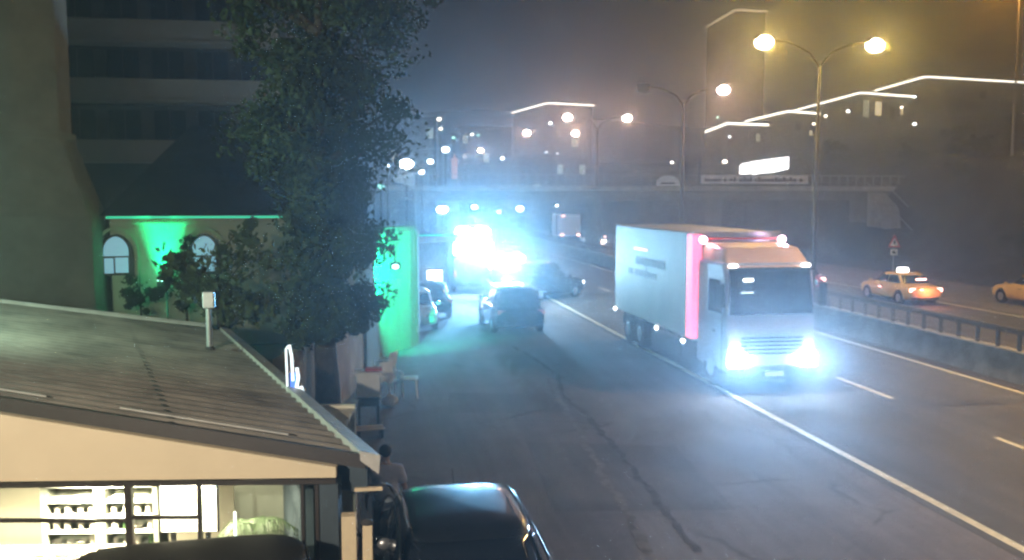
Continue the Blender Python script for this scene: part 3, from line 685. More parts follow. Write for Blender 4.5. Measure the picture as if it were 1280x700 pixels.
for k, u in enumerate((.33, .68)):
    lp = MB(); pa, pb = E0.lerp(V0, u), E1.lerp(F0, u * .9)
    lp.hexa([pa - dr * .03 - rn * .018, pa + dr * .03 - rn * .018, pb + dr * .03 - rn * .018, pb - dr * .03 - rn * .018], [v + rn * .022 for v in (pa - dr * .03 - rn * .018, pa + dr * .03 - rn * .018, pb + dr * .03 - rn * .018, pb - dr * .03 - rn * .018)]); lp.build('lap_joint', M['steel_dark'], roof)
tr = MB(); tr.tube([F1 + rn * 0.03, F0 + rn * 0.03], 0.05, 6); tr.build('ridge_trim', M['gutter'], shop)
gt = MB(); o_ = -dr; o_.z = 0; o_.normalize()
pa, pb = E0 - ed.normalized() * 0.1, E1 + ed.normalized() * .1
gt.hexa([pa + dr * .07 - up * .02, pa + o_ * .13 - up * .16, pb + o_ * .13 - up * .16, pb + dr * .07 - up * .02], [pa + dr * .07 + up * .085, pa + o_ * .15 + up * .05, pb + o_ * .15 + up * .05, pb + dr * .07 + up * .085])
gt.build('gutter', M['gutter'], shop)
# gable board above the windows
d0, d1 = on_face(420, 597), on_face(-160, 604)
def under_roof(p, gap=.1): return Vector((p.x, p.y, E0.z - ((p.x - E0.x) * rn.x + (p.y - E0.y) * rn.y) / rn.z - gap))
c0, c1 = under_roof(d0), under_roof(d1)
b = MB(); th = fn * -0.1
b.hexa([d0, d1, d1 + th, d0 + th], [c0, c1, c1 + th, c0 + th]); b.build('gable_board', M['cream'], shop)
def bar(pa, pb, w, name, m, off=0.0, thk=0.1, dirv=None, par=None):
    pa, pb = Vector(pa), Vector(pb); ax = (pb - pa).normalized(); s = ax.cross(fn).normalized() * w / 2; o1 = fn * off; o2 = fn * (off - thk)
    q = [pa - s, pa + s, pb + s, pb - s]
    return MB().hexa([v + o1 for v in q], [v + o2 for v in q]).build(name, M[m], par or shop)
hd = [on_face(420, 599, .0), on_face(-160, 606, .0)]
bar(hd[0] - up * 0.02, hd[1] - up * 0.02, 0.05, 'window_head', 'dkframe', 0.03)
def foot(p): return Vector((p.x, p.y, 0.0))
for px, w in ((160, 0.075), (248, 0.035), (378, 0.03), (396, 0.04), (-150, 0.08)):
    q = on_face(px, 606); bar(foot(q), q, w, 'mullion', 'dkframe', 0.02, 0.08)
for (pa, pb, py) in ((-150, 158, 651), (164, 246, 647)):
    bar(on_face(pa, py), on_face(pb, py), 0.035, 'transom', 'dkframe', 0.012, 0.05)
for (pa, pb) in ((-148, 157), (163, 246), (250, 377), (379, 395)):
    q0, q1 = on_face(pa, 606, -0.03), on_face(pb, 606, -0.03)
    MB().hexa([foot(q0) + up * .05, foot(q1) + up * .05, foot(q1) + up * .05 - fn * .008, foot(q0) + up * .05 - fn * .008], [q0, q1, q1 - fn * .008, q0 - fn * .008]).build('window_pane', M['shopglass'], shop)
# right corner wall and cream pillar
q0, q1 = on_face(398, 600), on_face(422, 600)
bar(foot(q0.lerp(q1, .5)), q0.lerp(q1, .5) - up * .02, (q1 - q0).length, 'corner_wall', 'bluewall', 0.0, 0.3)
# side wall under the eave and back
sw0, sw1 = E0 + dr * 0.5 + ed.normalized() * 0.3, E1 + dr * 0.5
MB().hexa([foot(sw0), foot(sw1), foot(sw1) + dr * .15, foot(sw0) + dr * .15], [Vector((v.x, v.y, 2.1)) for v in (sw0, sw1, sw1 + dr * .15, sw0 + dr * .15)]).build('side_wall', M['bluewall'], shop)
# boxed eave end
e = E0 + ed.normalized() * .06
MB().hexa([e - up * .42 + o_ * .05, e - up * .42 + dr * .62, e - up * .42 + dr * .62 + ed.normalized() * .5, e - up * .42 + o_ * .05 + ed.normalized() * .5], [e - up * .125 + o_ * .05, e - up * .135 + dr * .62 , e - up * .135 + dr * .62 + ed.normalized() * .5, e - up * .125 + o_ * .05 + ed.normalized() * .5]).build('eave_box', M['bluewall'], shop)
# interior: floor, back wall, ceiling
def inn(px, back, z):                                      # a point inside: column under facade pixel px, pushed back
    q = on_face(px, 606); return Vector((q.x, q.y, 0)) - fn * back + up * z
i0, i1 = inn(398, 0.15, 0), inn(-240, 0.15, 0); k0, k1 = inn(398, 3.0, 0), inn(-240, 3.0, 0)
MB().hexa([p + up * 0.002 for p in (i0, i1, k1, k0)], [p + up * .03 for p in (i0, i1, k1, k0)]).build('floor', M['counter'], shop)
MB().hexa([k0, k1, k1 - fn * .1, k0 - fn * .1], [p + up * 2.1 for p in (k0, k1, k1 - fn * .1, k0 - fn * .1)]).build('back_wall', M['inwall'], shop)
MB().hexa([inn(398, .2, 2.02), inn(-240, .2, 2.02), k1 + up * 2.02, k0 + up * 2.02], [inn(398, .2, 2.06), inn(-240, .2, 2.06), k1 + up * 2.06, k0 + up * 2.06]).build('ceiling', M['inwall'], shop)
d_ = [inn(251, 1.3, 0), inn(420, 1.5, 0)]
MB().hexa([d_[0], d_[1], d_[1] - fn * .08, d_[0] - fn * .08], [p + up * 2.0 for p in (d_[0], d_[1], d_[1] - fn * .08, d_[0] - fn * .08)]).build('partition', M['ingrey'], shop)
def fbox(c, dims, name, m, par, bevel=0.0):                # box aligned with the facade
    return MB().box(c, dims, math.atan2(fd.y, fd.x)).build(name, M[m], par, bevel=bevel)
for px, bk, pw in ((-60, .6, 520), (90, .5, 480), (205, .5, 200), (310, .45, 40)):
    q = inn(px, bk, 2.0)
    t = thing('ceiling_light', {-60: 'round warm ceiling light at the far left inside the shop', 90: 'round warm ceiling light above the shop shelves', 205: 'round warm ceiling light above the menu screen', 310: 'small round ceiling light above the palm plant'}[px], 'ceiling light', tuple(q), 0, 'ceiling lights in the shop')
    MB().lathe([(0.16, 0.0), (0.16, -0.03), (0.13, -0.05)]).build('lens', M['ceillight'], t, True)
    lamp('SPOT', t, (0, 0, -0.1), pw * 2.4, (1, 0.86, 0.6), 0.1, 142, .5, (0, 0.15, -1))
# shelf units and their stock
def shelf_unit(px0, px1, back, label):
    a, c = inn(px0, back, 0), inn(px1, back, 0); mid = (a + c) / 2; w = (a - c).length
    t = thing('shelf_unit', label, 'shelf unit', tuple(mid), math.atan2(-fd.y, -fd.x), 'shelf units in the shop')
    MB().box((0, 0.15, 0.93), (w, 0.03, 1.8)).build('back_panel', M['shelfback'], t)
    for s in (-1, 1): MB().box((s * (w / 2 + .035), 0, 0.93), (0.06, 0.33, 1.8)).build('side_panel', M['ingrey'], t)
    for z in (0.95, 1.14, 1.32, 1.5, 1.68): MB().box((0, -0.01, z), (w, 0.29, 0.025)).build('shelf', M['shelf'], t)
    MB().box((0, 0, 0.45), (w, 0.29, 0.86)).build('cupboard', M['shelf'], t)
    return t, w
su1, w1 = shelf_unit(12, 76, 0.95, 'left shelf unit with white cups behind the counter')
su2, w2 = shelf_unit(92, 156, 0.95, 'right shelf unit with bowls and bottles behind the counter')
def crock(kind, su, x, y, z, s, label, m, group):
    prof = {'bowl': [(0.03, 0), (0.05, 0.01), (0.075, 0.06), (0.068, 0.06), (0.03, 0.02)], 'cup': [(0.03, 0), (0.038, 0.02), (0.04, 0.09), (0.034, 0.09), (0.03, 0.02)],
            'bottle': [(0.035, 0), (0.038, 0.02), (0.038, 0.09), (0.014, 0.12), (0.014, 0.15)], 'jar': [(0.045, 0), (0.05, 0.02), (0.05, 0.1), (0.035, 0.115), (0.04, 0.13)]}[kind]
    mw = Matrix.Translation(su.location) @ su.rotation_euler.to_matrix().to_4x4()
    p = mw @ Vector((x, y, z))
    o = MB().lathe([(r * s, h * s) for r, h in prof], n=14).build(kind, M[m], None, True, loc=p); tag(o, label, kind, group)
rd = random.Random(8)
words_ = ['lowest', 'second', 'third', 'fourth']
for sx, (su, w, nm) in enumerate(((su1, w1, 'left'), (su2, w2, 'right'))):
    for lv, z in enumerate((0.963, 1.153, 1.333)):
        for i in range(4):
            kind = rd.choice(['bowl', 'cup', 'jar', 'bottle'] if sx else ['cup', 'bowl', 'cup', 'jar'])
            crock(kind, su, -w / 2 + w * (i + .5) / 4 + rd.uniform(-.02, .02), -0.06, z, rd.uniform(0.8, 1.05),
                  '%s standing %s from the left on the %s shelf of the %s shelf unit' % ({'bowl': 'glazed bowl', 'cup': 'pale cup', 'jar': 'lidded jar', 'bottle': 'green bottle'}[kind], ['first', 'second', 'third', 'fourth'][i], words_[lv], nm),
                  'bottle' if kind == 'bottle' else 'crock', 'crockery on the shop shelves')
# counter
a, c = inn(158, 0.45, 0), inn(-200, 0.45, 0); mid = (a + c) / 2
t = thing('counter', 'long pale counter behind the shop window', 'counter', tuple(mid), math.atan2(-fd.y, -fd.x)); w = (a - c).length
MB().box((0, 0, 0.5), (w, 0.5, 0.94)).build('front', M['counter'], t); MB().box((0, 0, 1.0), (w + .06, 0.56, 0.05)).build('worktop', M['shelf'], t, bevel=0.01)
for i, px in enumerate((20, 52, 84, 118)):
    q = inn(px, 0.42, 1.026)
    t = thing('pastry_tray', ['steel tray of pastries at the left end of the counter', 'steel tray of pastries below the left shelf unit', 'steel tray of pastries below the gap between the shelf units', 'steel tray of pastries below the right shelf unit'][i], 'tray', tuple(q), math.atan2(-fd.y, -fd.x), 'pastry trays on the counter')
    MB().box((0, 0, .012), (.24, .3, .022)).build('tray', M['rim'], t, bevel=.005)
    b = MB()
    for u in range(3):
        for v in range(3): b.ball((-.075 + .075 * u, -.09 + .09 * v, .045), (.034, .042, .024), 8, 6)
    b.build('pastry', M['bread'], t, True)
# menu screen and espresso machine
q = (inn(167, 0.75, 0) + inn(246, 0.75, 0)) / 2; w = (inn(167, .75, 0) - inn(246, .75, 0)).length
t = thing('menu_screen', 'glowing cream menu screen between the shop window mullions', 'screen', tuple(q), math.atan2(-fd.y, -fd.x))
MB().box((0, 0.03, 1.45), (w, 0.05, 0.62)).build('frame', M['black'], t); MB().box((0, -0.004, 1.45), (w - .03, 0.012, 0.59)).build('screen', M['menu'], t)
MB().box((0.03, -0.016, 1.5), (w * .55, 0.008, 0.2)).build('picture', M['menu_text'], t)
for s in (-.3, .3): MB().box((s * w, .05, .57), (.05, .04, 1.14)).build('stand', M['black'], t)
q = inn(205, 0.42, 0)
t = thing('espresso_machine', 'steel espresso machine on a cabinet below the menu screen', 'coffee machine', tuple(q), math.atan2(-fd.y, -fd.x))
MB().box((0, 0, .42), (.55, .42, .84)).build('cabinet', M['shelf'], t); MB().box((0, 0, .93), (.5, .34, .17)).build('housing', M['rim'], t, bevel=.03)
MB().box((0, -.19, .88), (.4, .06, .05)).build('drip_tray', M['black'], t)
for s in (-.12, .12): MB().tube([(s, -.1, .93), (s, -.24, .93)], .015, 6).build('handle', M['black'], t)
# palm plant in the window
q = inn(300, 0.55, 0.03)
t = thing('palm_plant', 'potted palm with drooping fronds inside the right shop window', 'plant', tuple(q))
MB().lathe([(0.14, 0), (0.2, 0.34), (0.22, 0.34), (0.22, 0.4), (0.18, 0.4)]).build('pot', M['pot'], t, True)
MB().tube([(0, 0, .36), (0.02, 0, .9), (0, 0.02, 1.25)], [.05, .04, .03], 8).build('trunk', M['bark'], t, True)
rd = random.Random(5)
for k in range(11):
    a = 2 * math.pi * k / 11 + rd.uniform(-.2, .2); ln = rd.uniform(.55, .8); b = MB(); pts = []
    for i in range(9):
        u = i / 8; rr = ln * u; pts.append(Vector((math.cos(a) * rr, math.sin(a) * rr * .55, 1.25 + .5 * u - .95 * u * u)))
    b.tube(pts, [.009 * (1 - .8 * i / 8) for i in range(9)], 5)
    for i in range(1, 9):
        for s in (-1, 1):
            for h in (0, .5):
                p = pts[i - 1].lerp(pts[i], h); d = (pts[i] - pts[i - 1]).normalized(); sd_ = d.cross(up).normalized() * s
                l = .2 * (1 - .6 * i / 9); tip = p + sd_ * l + d * l * .55 - up * l * .5
                b.add([p, p + d * .022, tip], [(0, 1, 2)])
    b.build('frond', M['palmleaf'], t)
q = inn(283, 0.3, 0.03)
t = thing('light_tube', 'upright blue and white light tube beside the palm plant', 'light', tuple(q))
MB().lathe([(.07, 0), (.07, .02), (.015, .03), (.012, .85)], n=10).build('stand', M['black'], t); MB().lathe([(.014, .85), (.014, 1.1)], n=10).build('tube', M['whiteglow'], t); MB().lathe([(.014, 1.13), (.014, 1.5)], n=10).build('tube', M['whiteglow'], t)
for j, (px, lab) in enumerate(((352, 'small round table with two glasses at the right of the palm'),)):
    q = inn(px, .7, .03); t = thing('round_table', lab, 'table', tuple(q))
    MB().lathe([(.2, 0), (.2, .02), (.025, .03), (.025, .7)], n=16).build('pedestal', M['steel_dark'], t, True); MB().lathe([(.3, .7), (.31, .72), (.3, .735)], n=24).build('tabletop', M['wood'], t, True)
    for i, (x, y) in enumerate(((-.1, -.05), (.12, .02))):
        o = MB().lathe([(.028, 0), (.035, .11), (.03, .11), (.026, .012)], n=12).build('tea_glass', M['crock'], None, True, loc=q + Vector((x, y, .737))); tag(o, ['left tea glass on the small round table', 'right tea glass on the small round table'][i], 'glass', 'tea glasses')
# cream pillar, rail, post at the corner
q = gz(436, 690, 1.1)
t = thing('cream_pillar', 'square cream pillar at the corner of the shop', 'pillar', (0, 9.35, 0)); xx = at(436, 640, 9.35).x; t.location.x = xx
MB().box((0, 0, 0.87), (0.15, 0.15, 1.76)).build('shaft', M['creampost'], t, bevel=.008)
q = at(459, 655, 9.0)
t = thing('cream_post', 'short weathered cream post standing right of the pillar', 'post', (q.x, 9.0, 0)); MB().hexa([(-.07, -.06, 0), (.05, -.06, 0), (.05, .06, 0), (-.07, .06, 0)], [(-.045, -.05, q.z), (.05, -.05, q.z), (.05, .05, q.z), (-.045, .05, q.z)]).build('shaft', M['creampost'], t, bevel=.008)
MB().lathe([(.06, q.z + .001), (.065, q.z + .02), (.02, q.z + .05)], n=12).build('cap', M['steel_dark'], t)
q = at(443, 612, 9.5); q2 = at(478, 612, 9.5)
t = thing('gate_rail', 'thin cream rail reaching right from the shop pillar', 'rail', (q.x, 9.5, 0)); MB().box(((q2.x - q.x) / 2, 0, q.z), (q2.x - q.x, .04, .035)).build('bar', M['creampost'], t)
# roof pieces
q = on_roof(262, 437)
t = thing('flue_pipe', 'steel flue pipe with a square cowl on the ribbed roof', 'flue', tuple(q))
MB().lathe([(.055, -.12), (.055, .82)], n=14).build('pipe', M['steel'], t, True); MB().lathe([(.1, .01), (.06, .06)], n=14).build('flashing', M['steel_dark'], t); MB().box((.015, 0, .9), (.2, .2, .3)).build('cowl', M['steel'], t, bevel=.015)
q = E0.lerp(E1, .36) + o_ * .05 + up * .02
t = thing('glow_bracket', 'blue and white bracket at the gutter edge, its bright light painted as glow', 'neon sign', tuple(q))  # brightly lit bracket, its light put into glowing materials
MB().tube([(-.1, 0, 0), (-.11, 0, .62), (-.08, 0, .66)], .014, 8).build('tube', M['whiteglow'], t); MB().tube([(-.02, 0, .15), (-.03, 0, .5), (-.06, 0, .68)], .02, 8).build('tube', M['whiteglow'], t)
MB().box((-.01, .02, .14), (.1, .03, .24)).build('tube', M['blueglow'], t); MB().tube([(.03, 0, .05), (.06, 0, .2), (.04, 0, .34)], .024, 8).build('tube', M['whiteglow'], t)
MB().tube([(.06, 0, .03), (.1, 0, .06), (.13, 0, -.04), (.11, 0, -.12)], .022, 8).build('tube', M['whiteglow'], t); MB().box((0, .04, .1), (.16, .02, .3)).build('bracket', M['black'], t)
# flood lamp over the left part of the roof
t = thing('roof_floodlight', 'greenish white flood lamp over the left end of the ribbed roof', 'floodlight', (-7.6, 13.2, 0))
MB().tube([(0, 0, 0), (0, 0, 4.2)], .04, 8).build('post', M['steel_dark'], t); MB().box((.1, 0, 4.25), (.3, .3, .14)).build('housing', M['black'], t, bevel=.02); MB().box((.1, 0, 4.17), (.24, .24, .02)).build('lens', M['floodlens'], t)
lamp('POINT', t, (.15, 0, 4.0), 1500, (.6, 1, .74), .1)

# ------------------------------------------------------------------ vegetation
def leaves_mesh(clumps, per, size, rd, flat=.5):
    vs, fs = [], []
    for (c, r) in clumps:
        for _ in range(per):
            d = Vector((rd.gauss(0, 1), rd.gauss(0, 1), rd.gauss(0, 1))).normalized() * (rd.random() ** .45)
            p = Vector(c) + Vector((d.x * r, d.y * r, d.z * r * .75))
            n = Vector((rd.gauss(0, 1), rd.gauss(0, 1), rd.gauss(0, 1) + flat)).normalized(); a = n.orthogonal().normalized()
            a.rotate(Matrix.Rotation(rd.uniform(0, 6.3), 3, n)); b2 = n.cross(a); s = size * rd.uniform(.6, 1.35); k = len(vs)
            vs += [p - a * s, p + b2 * s * .5 + n * s * .12, p + a * s, p - b2 * s * .5 + n * s * .12]; fs += [(k, k + 1, k + 2), (k, k + 2, k + 3)]
    return vs, fs
def tree(name, label, loc, trunk_h, r0, ells, nc, per, size, m='leaf', group=None, seed=1, cat='tree', limb=True):
    rd = random.Random(seed); t = thing(name, label, cat, loc, 0, group)
    cl = []
    for (c, rx, ry, rz, w) in ells:
        for _ in range(int(nc * w)):
            d = Vector((rd.gauss(0, 1), rd.gauss(0, 1), rd.gauss(0, 1))).normalized() * (rd.random() ** .4)
            cl.append((Vector((c[0] + d.x * rx, c[1] + d.y * ry, c[2] + d.z * rz)), rd.choice((.14, .24, .34, .5)) * rd.uniform(.8, 1.2) * min(rx, 1.6)))
    top = max(c[0].z for c in cl)
    b = MB(); pts = [Vector((0, 0, -.05)), Vector((.05 * r0, 0, trunk_h * .4)), Vector((-.2 * r0, .1, trunk_h)), Vector((-.3 * r0, 0, trunk_h + (top - trunk_h) * .45)), Vector((0, 0, trunk_h + (top - trunk_h) * .85))]
    b.tube(pts, [r0 * 1.25, r0, r0 * .8, r0 * .45, r0 * .12], 10)
    if limb:
        for c, r in rd.sample(cl, min(len(cl), 22)):
            z = min(max(c.z - rd.uniform(.5, 1.4), trunk_h * .8), top * .8); s = Vector((0, 0, z)); mid = s.lerp(c, .5) + Vector((0, 0, .15))
            b.tube([s, mid, c], [r0 * .3, r0 * .18, r0 * .06], 6)
    b.build('trunk', M['bark'], t, True)
    vs, fs = leaves_mesh(cl, per, size, rd); MB().add(vs, fs).build('crown', M[m], t)
    return t
tree('tall_tree', 'tall dark leafy tree at the shop corner reaching out of the top of the picture', (-0.72, 19.4, 0), 2.4, .26,
     [((.25, .2, 9.8), 2.25, 1.8, 2.9, .46), ((-.1, .2, 6.6), 1.75, 1.5, 1.6, .26), ((.0, 0, 4.6), 1.25, 1.3, 1.2, .18), ((.25, 0, 3.1), .95, 1.0, 1.2, .18), ((-.35, 0, 2.3), .7, .8, .6, .07)], 320, 190, .066, seed=3)
tree('fig_tree', 'small spreading tree with larger pale leaves behind the flue pipe', (-3.6, 24.5, 0), 1.6, .09,
     [((0, 0, 3.0), 1.5, 1.0, 1.1, .6), ((1.1, -.4, 2.3), .9, .8, .7, .3), ((.5, .3, 3.9), .7, .7, .5, .15)], 46, 60, .1, 'leaf_light', seed=6)
tree('wall_shrub', 'dark shrub against the mosque wall under the left arched window', (-6.9, 30.6, 0), .9, .05,
     [((.0, 0, 1.9), .95, .45, .55, .7), ((.75, 0, 2.3), .35, .3, .9, .35)], 26, 55, .085, 'leaf', seed=9, cat='shrub', limb=False)
tree('green_shrub', 'tall shrub lit green beside the mosque floodlight', (-5.55, 30.8, 0), 1.0, .05,
     [((0, 0, 2.5), .45, .4, 1.3, 1)], 22, 55, .085, 'leaf', seed=12, cat='shrub', limb=False)
rd = random.Random(21)
kinds = ['low dark bush', 'round dense bush', 'loose leggy bush', 'broad spreading bush']
spots = [(41.2, 52), (43.8, 49), (46, 56), (44.6, 63), (48.5, 66), (51, 58), (42.0, 45), (45.5, 41.5), (47.2, 73), (52, 74), (55, 66), (50, 50), (46.5, 84), (41.5, 90), (38.6, 94), (56, 80), (60, 74), (49.5, 92)]
where = ['above the warning sign', 'over the taxi parked at the edge', 'midway up the slope', 'just right of the footbridge stair', 'uphill of the footbridge stair', 'in the middle of the slope', 'low at the right end of the slope', 'at the right end beside the shoulder', 'behind the top of the stair', 'below the third hill house', 'below the largest hill house', 'high at the right edge', 'past the footbridge end', 'under the second hill house', 'nearest the glaring billboard', 'on the rise under the third hill house', 'on the rise under the largest hill house', 'between the footbridge and the second hill house']
for i, (x, y) in enumerate(spots):
    s = rd.uniform(.8, 1.5)
    tree('slope_bush', kinds[i % 4] + ' on the embankment ' + where[i], (x, y, hill_z(x, y) - .05), .4 * s, .06, [((0, 0, .9 * s), 1.3 * s, 1.2 * s, .85 * s, 1)], 14, 45, .17, 'bush', 'bushes on the embankment', 40 + i, 'bush', limb=False)

# ------------------------------------------------------------------ vehicles
def superring(a, bb, n, cnt):
    out = []
    for i in range(cnt):
        p = 2 * math.pi * (i + .5) / cnt; c, s = math.cos(p), math.sin(p)
        r = (abs(c / a) ** n + abs(s / bb) ** n) ** (-1 / n); out.append((c * r, s * r))
    return out
def make_car(name, label, cat, loc, rz, L=4.3, Wd=1.75, H=1.45, belt=.92, paint='paint_black', group=None, roof=(.12, -.34, .32, -.46), head=None, tail=None, plate=True, sc=None):
    """roof: top front, top rear, base front, base rear as fractions of the length; the front looks to +y"""
    t = thing(name, label, cat, loc, rz, group); h = Wd / 2
    # lower body
    st_ = [(-.5, .80, .42, .78), (-.485, .92, .30, .86), (-.42, .985, .22, .93), (-.3, 1.0, .2, .95), (0, 1.0, .2, .95), (.2, 1.0, .2, .95), (.32, 1.0, .2, .91), (.42, .975, .22, .84), (.475, .9, .26, .74), (.5, .74, .36, .62)]
    vs, fs = [], []
    for (u, w, lo, hi) in st_:
        y = u * L; w *= h; lo_ = lo; hi_ = hi * belt / .95; e = hi_ - lo_
        half = [(.55 * w, lo_), (.93 * w, lo_ + .04), (w, lo_ + .28 * e), (w * 1.0, lo_ + .55 * e), (.985 * w, lo_ + .8 * e), (.93 * w, hi_ - .02), (.8 * w, hi_ + .012), (.4 * w, hi_ + .035)]
        ring = half + [(-x, z) for x, z in reversed(half)]
        vs += [(x, y, z) for x, z in ring]
    n = 16
    for i in range(len(st_) - 1):
        for k in range(n): fs.append((i * n + k, i * n + (k + 1) % n, (i + 1) * n + (k + 1) % n, (i + 1) * n + k))
    fs += [tuple(range(n)), tuple(range((len(st_) - 1) * n + n - 1, (len(st_) - 1) * n - 1, -1))]
    body = MB().add(vs, fs).build('body', M[paint], t, True)
    sb = body.modifiers.new('smooth', 'SUBSURF'); sb.levels = sb.render_levels = 2
    # greenhouse
    tf, tr_, bf, br = [q * L for q in roof]
    def level(s):
        e = s ** .85
        a = h * (.93 - .17 * e); yf = bf + (tf - bf) * e; yr = br + (tr_ - br) * e
        return a, (yf - yr) / 2, (yf + yr) / 2, belt - .05 + (H - .05 - (belt - .05)) * s
    vs, fs = [], []; cnt = 48; lv = [0, .25, .5, .75, .92, 1.0]
    for s in lv:
        a, bb, cy_, z = level(s)
        if s == 1: a *= .95; bb *= .96; z += .0
        vs += [(x, y + cy_, z) for x, y in superring(a, bb, 5, cnt)]
    a, bb, cy_, z = level(1)
    for k, (q, dz) in enumerate(((.75, .028), (.4, .045), (.05, .05))): vs += [(x, y + cy_, z + dz) for x, y in superring(a * q, bb * q, 4, cnt)]
    m_ = len(lv) + 3
    for i in range(m_ - 1):
        for k in range(cnt): fs.append((i * cnt + k, i * cnt + (k + 1) % cnt, (i + 1) * cnt + (k + 1) % cnt, (i + 1) * cnt + k))
    fs.append(tuple((m_ - 1) * cnt + k for k in range(cnt)))
    MB().add(vs, fs).build('roof', M[paint], t, True)
    def patch(side, s0, s1, u0, u1, nm):
        vs, fs = [], []; nu, ns = 10, 5
        for j in range(ns + 1):
            s = s0 + (s1 - s0) * j / ns; a, bb, cy_, z = level(s); a += .012; bb += .012
            for i in range(nu + 1):
                u = u0 + (u1 - u0) * i / nu
                if side in ('f', 'r'):
                    x = u * a; y = bb * (1 - abs(u) ** 5) ** .2; y = y if side == 'f' else -y
                else:
                    y = u * bb; x = a * (1 - abs(u) ** 5) ** .2; x = x if side == 'R' else -x
                vs.append((x, y + cy_, z))
        for j in range(ns):
            for i in range(nu): k = j * (nu + 1) + i; fs.append((k, k + 1, k + nu + 2, k + nu + 1))
        o = MB().add(vs, fs).build(nm, M['carglass'], t, True); q = o.modifiers.new('thickness', 'SOLIDIFY'); q.thickness = .006; q.offset = 0
    patch('f', .12, .9, -.86, .86, 'windscreen'); patch('r', .2, .86, -.8, .8, 'rear_window')
    for sd_ in 'LR':
        patch(sd_, .2, .86, -.8, -.06, 'side_window'); patch(sd_, .2, .86, .0, .78, 'side_window')
    # wheels
    for sx in (-1, 1):
        for y in (-.3 * L, .305 * L):
            b = MB(); x0 = sx * (h - .1); r = .32
            b.lathe([(r * .62, -.1), (r * .94, -.1), (r, -.06), (r, .06), (r * .94, .1), (r * .62, .1)], (x0, y, r), 'X', 22)
            wh = b.build('wheel', M['rubber'], t, True)
            b = MB(); b.lathe([(.03, .108 * sx), (r * .2, .112 * sx), (r * .6, .104 * sx), (r * .62, .07 * sx)], (x0, y, r), 'X', 22); b.build('rim', M['rim'], wh, True)
            b = MB(); b.lathe([(r + .035, -.012), (r + .06, 0), (r + .035, .012)], (sx * (h - .012), y, r + .01), 'X', 26); b.build('arch', M['black'], t, True)
    for sx in (-1, 1):
        MB().ball((sx * (h + .07), bf - .12 * L * .5, belt + .05), (.1, .07, .075), 10, 7).build('mirror', M[paint], t, True)
        MB().box((sx * h * .68, L * .485, belt * .66), (.34, .1, .13)).build('headlight', M[head] if head else M['rim'], t, bevel=.03)
        MB().box((sx * h * .76, -L * .487, belt * .8), (.3, .08, .17)).build('tail_light', M[tail] if tail else M['sign_red'], t, bevel=.03)
        MB().box((sx * (h + .004), .02 * L, belt * .83), (.02, .16, .025)).build('handle', M['black'], t)
    MB().box((0, L * .49, .5), (h * 1.1, .06, .16)).build('grille', M['black'], t, bevel=.02)
    MB().box((0, -L * .482, .42), (h * 1.5, .1, .2)).build('bumper', M['black'], t, bevel=.03)
    return t
car1 = make_car('parked_car', 'glossy black car parked beside the shop corner in the foreground', 'car', (1.12, 10.05, 0), math.pi + .02, 4.4, 1.86, 1.43, group='parked cars', roof=(.1, -.3, .3, -.45))
for sx in (-1, 1):
    pts = []
    for k in range(13):
        u = k / 12; y = 4.4 * (.27 - .7 * u); hh = math.sin(math.pi * min(1, max(0, u * 1.04 - .02))) ** .45
        pts.append((sx * (.93 * .93 - .135 * hh), y, .95 + .425 * hh))
    MB().tube(pts, .014, 6).build('chrome_trim', M['chrome'], car1, True)
    MB().tube([(sx * .66, .3, 1.425), (sx * .665, -.2, 1.455), (sx * .66, -.95, 1.425)], .013, 6).build('roof_rail', M['chrome'], car1, True)
MB().tube([(0, -1.0, 1.44), (0, -1.16, 1.62)], .006, 5).build('aerial', M['black'], car1)
suv = make_car('parked_suv', 'dark car parked across the front of the lit shop windows', 'car', (-2.25, 8.55, 0), math.pi / 2 + .06, 4.2, 1.75, 1.68, 1.0, 'paint_matte', 'parked cars', (.1, -.4, .26, -.47))
make_car('dark_suv', 'black four wheel drive standing in front of the police lights', 'car', (5.65, 34.7, 0), .03, 4.5, 1.9, 1.72, 1.05, 'paint_navy', 'cars at the incident', (.08, -.42, .24, -.48))
make_car('parked_car', 'dark hatchback in the shadow left of the black four wheel drive', 'car', (2.8, 39.2, 0), .05, 4.1, 1.7, 1.48, .93, 'paint_matte', 'cars at the incident', (.1, -.38, .28, -.47))
make_car('stopped_van', 'dark high roofed car standing askew on the edge line', 'car', (9.05, 44.6, 0), -.95, 4.2, 1.8, 1.86, 1.08, 'paint_navy', 'cars at the incident', (.08, -.44, .24, -.48), head='marker')
make_car('white_car', 'white parked car half hidden behind the green lit wall', 'car', (2.0, 35.8, 0), math.pi, 4.2, 1.7, 1.42, .92, 'paint_white', 'parked cars', (.1, -.38, .28, -.47))
tx = make_car('taxi', 'yellow taxi with glowing tail lamps on the far carriageway', 'taxi', (25.55, 40.4, 0), 0, 4.4, 1.76, 1.46, .93, 'paint_taxi', 'traffic on the far carriageway', (.08, -.22, .27, -.38), tail='tail')
def roofsign(t, on):
    s = MB().extrude_y([(-.28, 1.46), (.28, 1.46), (.22, 1.64), (-.22, 1.64)], -.35, -.15).build('roof_sign', M['marker' if on else 'sign_white'], t, bevel=.02)
roofsign(tx, True)
MB().box((0, -1.72, 1.2), (.5, .05, .07)).build('brake_light', M['tail'], tx); lamp('POINT', tx, (0, -2.6, .75), 60, (1, .3, .2), .08)
t2 = make_car('taxi', 'second yellow taxi cut off by the right edge of the picture', 'taxi', (30.75, 37.6, 0), 0, 4.4, 1.76, 1.46, .93, 'paint_taxi', 'traffic on the far carriageway', (.08, -.22, .27, -.38)); roofsign(t2, False)
c3 = make_car('passing_car', 'car with red tail lamps and a cyan rear light just right of the truck cab', 'car', (22.9, 46.2, 0), 0, 4.3, 1.76, 1.45, .93, 'paint_red', 'traffic on the far carriageway', tail='tail')
